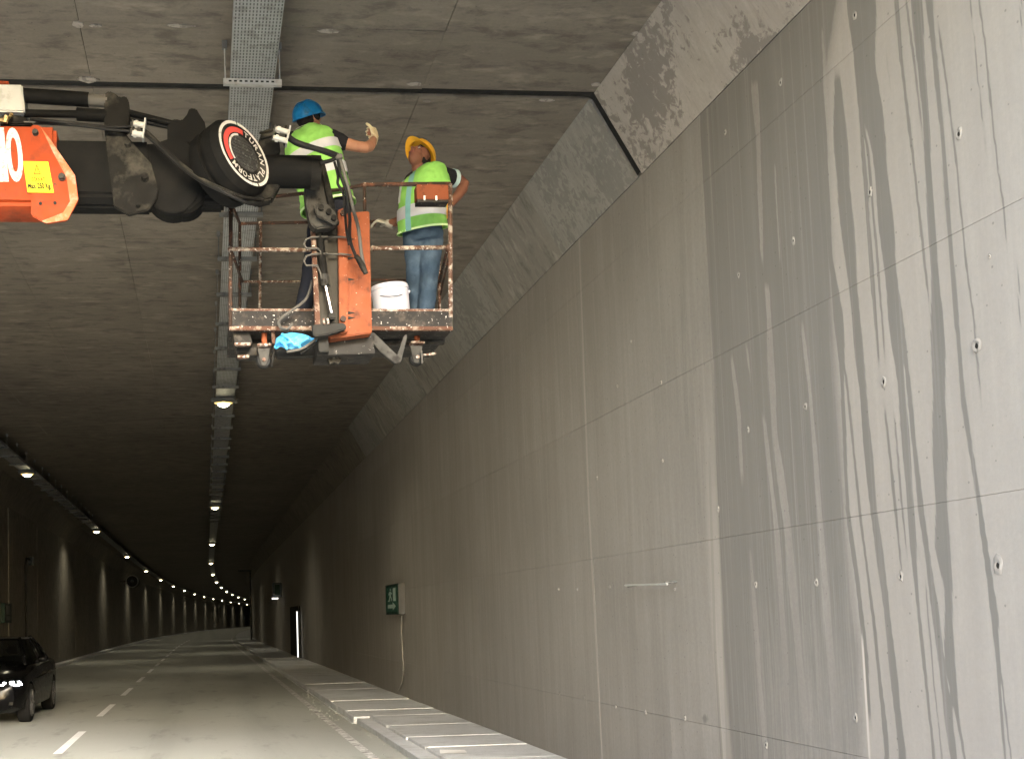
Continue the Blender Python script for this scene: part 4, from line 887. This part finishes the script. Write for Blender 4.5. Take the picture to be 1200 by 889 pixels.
def person(label, spine, f, head_c, hf, hu, arms, legs, skin, trousers, hat, gloves, prof, vestlow, neckpts):
    t = thing('person', label, 'person', (spine[0].x, spine[0].y, FZ+.012))
    fh = Vector((f[0], f[1], 0)).normalized(); sd = fh.cross(Vector((0, 0, 1)))      # right-hand side
    sp = spline(spine, 3); pf = lerp_list(prof, len(sp))
    hf = Vector(hf).normalized(); hu = (Vector(hu)-hf*Vector(hu).dot(hf)).normalized(); hs = hf.cross(hu)
    body = MB(); body.ring(torso_rings(sp, sd, pf, -.012)); head_parts(body, head_c, hs, hf, hu)
    limb(body, neckpts, [.062, .056, .054])
    shirt = MB(); shirt.ring(torso_rings(sp[4:], sd, pf[4:], .004)); limb(shirt, [neckpts[0]-Vector((0, 0, .05)), neckpts[0]+(neckpts[1]-neckpts[0])*.45], [.085, .072])
    for a in arms:
        P_ = a['pts']; limb(body, P_, [.056, .050, .042, .046, .036, .028]) if len(P_) == 3 else None
        q = spline(P_, 6); k = a.get('sleeve', 6); limb(shirt, [spine[-2].lerp(P_[0], .6)]+q[:k], [.075, .082, .074, .068])
        if a.get('cuff'):
            MB().tube([q[k-1].lerp(q[k-2], .35), q[k-1].lerp(q[k], .35)], .073, 16).build('sleeve_cuff', M['cuff'], t, smooth=True)
        hand(body, P_[-1], a['d'], a['n'], a['curl'], 1., a['thumb'])
        g = MB(); hand(g, P_[-1], a['d'], a['n'], a['curl'], 1.35, a['thumb'], 1.08)
        d_ = Vector(a['d']).normalized(); g.tube([P_[-1]-d_*.055, P_[-1]-d_*.03, P_[-1]+d_*.02], [.038, .036, .034], 12)
        blend_solid(g, 'work_glove', M[a['glove']], t, .0045, 2)
    for lg in legs: limb(body, lg[:3], [.075, .06, .05, .052, .04])
    bo = blend_solid(body, 'body', M[skin], t, .006, 3)
    blend_solid(shirt, 'tshirt', M['shirt'], t, .009, 4)
    tr = MB(); tr.ring(torso_rings([spine[0]-(spine[1]-spine[0])*.35, spine[0], spine[0].lerp(spine[1], .55)], sd, [(.165, .115), (.182, .128), (.165, .118)], 0))
    for lg in legs: limb(tr, lg[:3], [.098, .092, .080, .076, .072, .066, .064], 14)
    to = blend_solid(tr, 'trousers', M[trousers], t, .010, 4)
    tx = bpy.data.textures.new('folds', 'CLOUDS'); tx.noise_scale = .07
    realmesh(to, [('DISPLACE', dict(texture=tx, strength=.022, mid_level=.5)), ('SMOOTH', dict(factor=.5, iterations=2))])
    bp = torso_rings([spine[0].lerp(spine[1], .42), spine[0].lerp(spine[1], .60)], sd, [(.172, .124), (.170, .122)], .006); MB().ring(bp, cap=False).build('belt', M['belt'], to, smooth=True)
    for lg in legs:
        ank = lg[2]; ft = Vector((f[0], f[1], 0)).normalized(); m = MB()
        m.tube([ank+Vector((0, 0, .03)), ank+Vector((0, 0, -.03))], [.062, .058], 12); m.ell(ank+ft*.06+Vector((0, 0, -.055)), (ft*.145, Vector((0, 0, 1)).cross(ft)*.05, Vector((0, 0, .045))), 14, 8)
        blend_solid(m, 'work_boot', M['boot'], t, .010, 2)
    # vest: a closed shell over chest and back, with hem, armholes left to the sleeves
    vsp = sp[vestlow:]; vpf = lerp_list(prof, len(sp))[vestlow:]; nv = len(vsp); inf = lerp_list([.044, .034, .030, .030, .018], nv)
    vp = [(a+i_, b+i_) for (a, b), i_ in zip(vpf, inf)]
    m = MB(); m.ring(torso_rings(vsp, sd, vp, 0, 32), cap=False); v_ = m.build('safety_vest', M['vest'], t, smooth='all')
    tx2 = bpy.data.textures.new('vest_folds', 'CLOUDS'); tx2.noise_scale = .075
    realmesh(v_, [('SUBSURF', dict(levels=2)), ('DISPLACE', dict(texture=tx2, strength=.026, mid_level=.5)), ('SOLIDIFY', dict(thickness=.006, offset=-1))])
    def vband(t0, t1, name, mat, grow=.007, q0=0, q1=2*math.pi, nn=40, nr=3):
        m = MB(); rows = []
        for tt in np.linspace(t0, t1, nr):
            x = tt*(nv-1); k = min(nv-2, int(x)); f_ = x-k; p = vsp[k].lerp(vsp[k+1], f_); a = vp[k][0]*(1-f_)+vp[k+1][0]*f_+grow; b = vp[k][1]*(1-f_)+vp[k+1][1]*f_+grow
            tn = (vsp[k+1]-vsp[k]).normalized(); s_ = (sd-tn*sd.dot(tn)).normalized(); fr = tn.cross(s_)
            rows.append([p+s_*math.copysign(abs(math.cos(q))**.85, math.cos(q))*a+fr*math.copysign(abs(math.sin(q))**.85, math.sin(q))*b for q in np.linspace(q0, q1, nn)])
        m.ring(rows, cap=False, closed=False); o = m.build(name, M[mat], v_, smooth='all'); return o
    return t, v_, vband, sd, hs, hf, hu, to, vsp, vp
# ---- worker in the blue helmet, back to the camera
Y1 = 8.42
sp1 = [at(386, 250, Y1), at(381, 226, Y1+.01), at(374, 200, Y1+.02), at(366, 176, Y1+.03), at(363, 161, Y1+.04), at(361, 151, Y1+.04)]
prof = [(.178, .122), (.166, .116), (.178, .125), (.192, .122), (.165, .095), (.085, .07)]
hc1 = at(362, 140, Y1+.03)
legs1 = [[at(376, 252, Y1), at(366, 312, Y1+.02), at(353, 384, Y1+.0)], [at(396, 252, Y1+.02), at(394, 312, Y1+.10), at(392, 384, Y1+.06)]]
for lg in legs1: lg[2].z = FZ+.12
arms1 = [dict(pts=[at(389, 164, Y1-.02), at(428, 173, Y1-.02), at(438, 163, Y1+.16)], d=(.30, .5, .75), n=(-.75, .45, .1), curl=1.45, thumb=1, glove='glove', sleeve=3),
         dict(pts=[at(344, 166, Y1+.12), at(345, 190, Y1+.36), at(362, 180, Y1+.52)], d=(.6, .5, .4), n=(.4, -.6, .3), curl=.7, thumb=-1, glove='glove', sleeve=5)]
w1, v1, vb1, sd1, hs, hf, hu, tr1, _, _ = person('worker in blue helmet and green vest, back turned, arm stretched out to the ceiling joint', sp1, (.50, .86, 0), hc1, (.62, .62, .40), (-.2, -.2, .95), arms1, legs1, 'skin', 'navy', 'bluehat', 'glove', prof, 1, [at(362, 158, Y1+.04), at(362, 150, Y1+.04), at(362, 143, Y1+.03)])
helmet(w1, hc1-hu*.022, hs, hf, hu, 'bluehat')
m = MB(); m.ell(hc1-hf*.048+hu*.005, (hs*.074, hf*.062, hu*.066), 16, 10); m.build('hair', M['hair'], w1, smooth='all')
e = hc1-hs*.0+hs*-.0
em = MB(); c = hc1+hs*.082+hu*.01-hf*.0; em.ell(c, (hs*.022, hf*.034, hu*.042), 12, 8); c2 = hc1-hs*.082+hu*.01; em.ell(c2, (hs*.022, hf*.034, hu*.042), 12, 8); em.build('ear_muffs', M['muff'], w1, smooth='all')
vb1(.245, .345, 'reflective_band', 'reflect'); vb1(.46, .555, 'reflective_band', 'reflect'); vb1(-.0, .022, 'vest_hem', 'piping', .006); vb1(.985, 1.0, 'neck_piping', 'piping', .006)
# ---- worker in the yellow helmet, head thrown back
Y2 = 8.72
sp2 = [at(496, 276, Y2+.02), at(494, 256, Y2), at(495, 236, Y2-.0), at(498, 216, Y2+.02), at(497, 205, Y2+.03), at(494, 198, Y2+.03)]
hc2 = at(491.5, 185.5, Y2+.0)
legs2 = [[at(506, 280, Y2+.0), at(503, 325, Y2-.04), at(497, 392, Y2-.0)], [at(486, 280, Y2+.06), at(487, 325, Y2+.05), at(492, 392, Y2+.12)]]
for lg in legs2: lg[2].z = FZ+.12
arms2 = [dict(pts=[at(516, 206, Y2-.04), at(544, 215, Y2+.08), at(524, 244, Y2-.06)], d=(-.30, -.2, -.9), n=(-.8, .3, 0), curl=.45, thumb=1, glove='gloveo', sleeve=4, cuff=True),
         dict(pts=[at(485, 213, Y2+.06), at(474, 254, Y2+.2), at(455, 262, Y2+.30)], d=(-.85, .35, .4), n=(0, .3, -.9), curl=.9, thumb=-1, glove='gloveg', sleeve=4)]
w2, v2, vb2, sd2, hs, hf, hu, tr2, _, _ = person('worker in yellow helmet and jeans looking up, hand on hip, beside the white bucket', sp2, (-.80, -.60, 0), hc2, (-.50, -.52, .70), (.42, .36, .83), arms2, legs2, 'skindark', 'jeans', 'yelhat', 'gloveo', prof, 1, [at(494, 204, Y2+.03), at(490.5, 198, Y2), at(490.5, 190, Y2-.0)])
helmet(w2, hc2-hu*.012, hs, hf, hu, 'yelhat')
L = lambda x, y, z: hc2+hs*x+hf*y+hu*z
m = MB(); m.ell(L(0, -.03, .0), (hs*.0785, hf*.082, hu*.075), 16, 10); m.build('hair', M['hair'], w2, smooth='all')
m = MB()
for k in (-1, 1): m.tube([L(k*.016, .088, .034), L(k*.036, .086, .040), L(k*.054, .072, .034)], [.004, .006, .004], 6, True)
m.build('eyebrows', M['hair'], w2, smooth='all')
for k in (-1, 1):
    eo = MB().ell(L(k*.032, .080, .012), (hs*.011, hf*.008, hu*.006), 10, 6).build('eye', M['eye'], w2, smooth='all'); MB().ell(L(k*.032, .089, .013), (hs*.006, hf*.003, hu*.006), 8, 5).build('iris', M['ink'], eo, smooth='all')
m = MB(); m.tube([L(-.024, .088, -.058), L(-.010, .099, -.055), L(.010, .099, -.055), L(.024, .088, -.058)], [.003, .0055, .0055, .003], 6, True); m.tube([L(-.022, .088, -.063), L(0, .099, -.066), L(.022, .088, -.063)], [.003, .006, .003], 6, True); m.build('lips', M['lips'], w2, smooth='all')
vb2(.13, .24, 'reflective_band', 'reflect'); vb2(-.0, .022, 'vest_hem', 'piping', .006); vb2(.985, 1.0, 'neck_piping', 'trim', .006)
# vest fronts: neck-to-hem trim on the near side and the armhole piping
def strip(par, pts, r, mat, name): return MB().tube(spline([at(*p) for p in pts], 5), r, 7).build(name, M[mat], par, smooth='all')
vb2(.0, .97, 'zip_trim', 'trim', .009, math.pi/2-.09, math.pi/2+.09, 4, 14); vb2(.3, .98, 'shoulder_tape', 'reflect', .008, math.pi/2-.62, math.pi/2-.42, 4, 12)
# ------------------------------------------------------------------ black saloon car coming out of the tunnel
cx_, cy_ = -3.93, 19.25
car = thing('parked_car' if False else 'car', 'black saloon car with lit headlights in the left lane, cut by the picture edge', 'car', (cx_, cy_, 0))
def cp_(x, y, z): return (cx_+x, cy_+y, z)
ST = [(0, .60, .34, .60), (.05, .74, .26, .70), (.2, .84, .21, .77), (.5, .885, .19, .84), (.95, .905, .18, .89), (1.4, .915, .18, .965), (2.0, .92, .18, .985), (2.9, .925, .18, 1.0), (3.6, .92, .19, 1.015), (4.2, .89, .22, 1.01), (4.55, .82, .28, .98), (4.66, .72, .36, .90)]
def sec(y, w_, zb, zt): 
    h = [(w_*.80, zb), (w_*.96, zb+.07), (w_, zb+(zt-zb)*.45), (w_*.985, zt-.14), (w_*.955, zt-.05), (w_*.86, zt-.005), (w_*.45, zt+.035), (0, zt+.045)]
    return [cp_(x, y, z) for x, z in h]+[cp_(-x, y, z) for x, z in h[-2::-1]]
m = MB(); m.ring([sec(*s) for s in ST]); body_ = m.build('body', M['car'], car, smooth=True, sharp=50)
WH = [(.86, .80), (.86, -.80), (3.68, .80), (3.68, -.80)]
cut = MB()
for y, x in WH: cut.cyl(cp_(x*1.3, y, .33), cp_(x*.8, y, .33), .37, 28)
co = cut.build('cutter', M['dark']); bm_ = body_.modifiers.new('b', 'BOOLEAN'); bm_.object = co; bm_.operation = 'DIFFERENCE'; bm_.solver = 'EXACT'
dg = bpy.context.evaluated_depsgraph_get(); me = bpy.data.meshes.new_from_object(body_.evaluated_get(dg)); body_.modifiers.clear(); body_.data = me
me.materials.clear(); me.materials.append(M['car']); me.shade_smooth(); me.set_sharp_from_angle(angle=R(35)); bpy.data.objects.remove(co)
MB().bb(cp_(-.70, .3, .25), cp_(.70, 4.4, .7)).build('chassis', M['dark'], car)
# cabin: roof, pillars, glass
base = [(.74, 1.22), (.80, 1.75), (.80, 2.6), (.80, 3.35), (.72, 4.02)]; roof = [(.52, 1.98), (.575, 2.2), (.585, 2.65), (.57, 3.05), (.50, 3.32)]
zb_, zr = .965, 1.425
m = MB(); m.ring([[cp_(x*k, y, zr+.022*math.cos(k*1.5)+(.02 if 0 < i < 4 else 0)) for k in (-1, -.5, 0, .5, 1)] + [cp_(x*k, y, zr-.03) for k in (1, 0, -1)] for i, (x, y) in enumerate(roof)]); m.build('roof', M['car'], car, smooth=True)
def B_(i, s): x, y = base[i]; return Vector(cp_(s*x, y, zb_+.03*(i > 0)))
def T_(i, s): x, y = roof[i]; return Vector(cp_(s*x, y, zr+.005))
for s in (-1, 1):
    for i, r_ in ((0, .035), (2, .028), (4, .05)): MB().tube([B_(i, s), B_(i, s).lerp(T_(i, s), .5)+Vector((s*.015, 0, .01)), T_(i, s)], r_, 8).build('pillar', M['car'], car, smooth='all')
    for a, b in ((0, 2), (2, 4)):
        pts = [B_(k, s) for k in range(a, b+1)]+[T_(k, s) for k in range(b, a-1, -1)]; m = MB(); m.add(pts, [tuple(range(len(pts)))]); m.build('side_window', M['glass'], car)
    MB().tube([T_(k, s)+Vector((s*.004, 0, .0)) for k in range(5)], .018, 6).build('window_trim', M['chrome'] if False else M['rim'], car, smooth='all')
    mo = MB(); mo.ell(cp_(s*1.0, 1.55, 1.06), ((.10, 0, 0), (0, .07, 0), (0, 0, .065)), 12, 8); mo.tube([cp_(s*.84, 1.55, 1.0), cp_(s*.95, 1.55, 1.03)], .025, 6); mo.build('wing_mirror', M['car'], car, smooth='all')
    hl = MB(); hl.ring([[cp_(s*.50, .035, 0.680), cp_(s*.50, .075, 0.745), cp_(s*.76, .145, 0.765), cp_(s*.83, .245, 0.770), cp_(s*.84, .215, 0.680), cp_(s*.74, .095, 0.665)], [cp_(s*.5, .14, 0.680), cp_(s*.5, .18, 0.730), cp_(s*.74, .25, 0.740), cp_(s*.80, .33, 0.740), cp_(s*.80, .3, 0.680), cp_(s*.72, .2, 0.680)]])
    h_ = hl.build('headlight', M['glass'], car)
    for q, (x, y, z, r_) in enumerate(((.58, .045, .715, .022), (.70, .085, .715, .032), (.80, .175, .72, .022))): MB().ell(cp_(s*x, y, z), ((r_*1.3, 0, 0), (0, .02, 0), (0, 0, r_*.7)), 10, 6).build('bulb', M['headlight'], h_, smooth='all')
    MB().tube([cp_(s*.52, .03, 0.680), cp_(s*.76, .105, 0.665), cp_(s*.84, .21, 0.680)], .010, 6).build('light_line', M['headlight'], h_, smooth='all')
    MB().tube([cp_(s*.925, 1.35, .73), cp_(s*.932, 2.5, .76), cp_(s*.925, 3.9, .79)], .008, 5).build('body_crease', M['car'], car, smooth='all')
    for y in (2.2, 3.15): MB().bb(cp_(s*.925-.012, y, .775), cp_(s*.925+.012, y+.16, .80)).build('door_handle', M['car'], car, bev=.006)
    MB().bb(cp_(s*.62-.15, .03, .35), cp_(s*.62+.10, .12, .40)).build('fog_light_grille', M['dark'], car)
m = MB(); m.add([B_(0, -1), B_(0, 1), T_(0, 1), T_(0, -1)], [(0, 1, 2, 3)]); m.build('windscreen', M['glass'], car)
m = MB(); m.add([B_(4, -1), B_(4, 1), T_(4, 1), T_(4, -1)], [(0, 1, 2, 3)]); m.build('rear_window', M['glass'], car)
m = MB(); m.ring([[cp_(x, -.012+.05*abs(x), z) for x, z in ((-.40, .40), (.40, .40), (.46, .56), (.40, .62), (-.40, .62), (-.46, .56))], [cp_(x, .1, z) for x, z in ((-.40, .40), (.40, .40), (.46, .56), (.40, .62), (-.40, .62), (-.46, .56))]]); gr = m.build('grille', M['dark'], car)
for z in (.44, .48, .52, .56, .60): MB().bb(cp_(-.38, -.018, z-.004), cp_(.38, .0, z+.004)).build('grille_bar', M['rim'], gr)
for s in (-.38, .38):
    MB().bb(cp_(s-.24, 2.0, .55), cp_(s+.24, 2.2, 1.12)).build('seat', M['seat'], car, bev=.05); MB().bb(cp_(s-.13, 2.05, 1.14), cp_(s+.13, 2.15, 1.30)).build('headrest', M['seat'], car, bev=.04)
MB().bb(cp_(-.7, 1.35, .80), cp_(.7, 1.75, .93)).build('dashboard', M['dark'], car, bev=.03)
for y, x in WH:
    s = 1 if x > 0 else -1; m = MB(); prof_ = [(.2, -.10), (.30, -.11), (.325, -.09), (.33, -.05), (.33, .05), (.325, .09), (.30, .11), (.2, .10)]
    m.ring([[cp_(x+dx, y+r_*math.cos(t), .33+r_*math.sin(t)) for t in np.linspace(0, 2*math.pi, 29)[:-1]] for r_, dx in prof_]); wh = m.build('wheel', M['tyre'], car, smooth=True)
    m = MB(); m.ring([[cp_(x+s*dx, y+r_*math.cos(t), .33+r_*math.sin(t)) for t in np.linspace(0, 2*math.pi, 29)[:-1]] for r_, dx in ((.235, .104), (.225, .118), (.205, .108), (.20, .06))])
    for k in range(5): a = k*2*math.pi/5; m.tube([cp_(x+s*.10, y+.03*math.cos(a), .33+.03*math.sin(a)), cp_(x+s*.108, y+.21*math.cos(a), .33+.21*math.sin(a))], [.03, .024], 6)
    m.build('rim', M['rim'], wh, smooth=True)
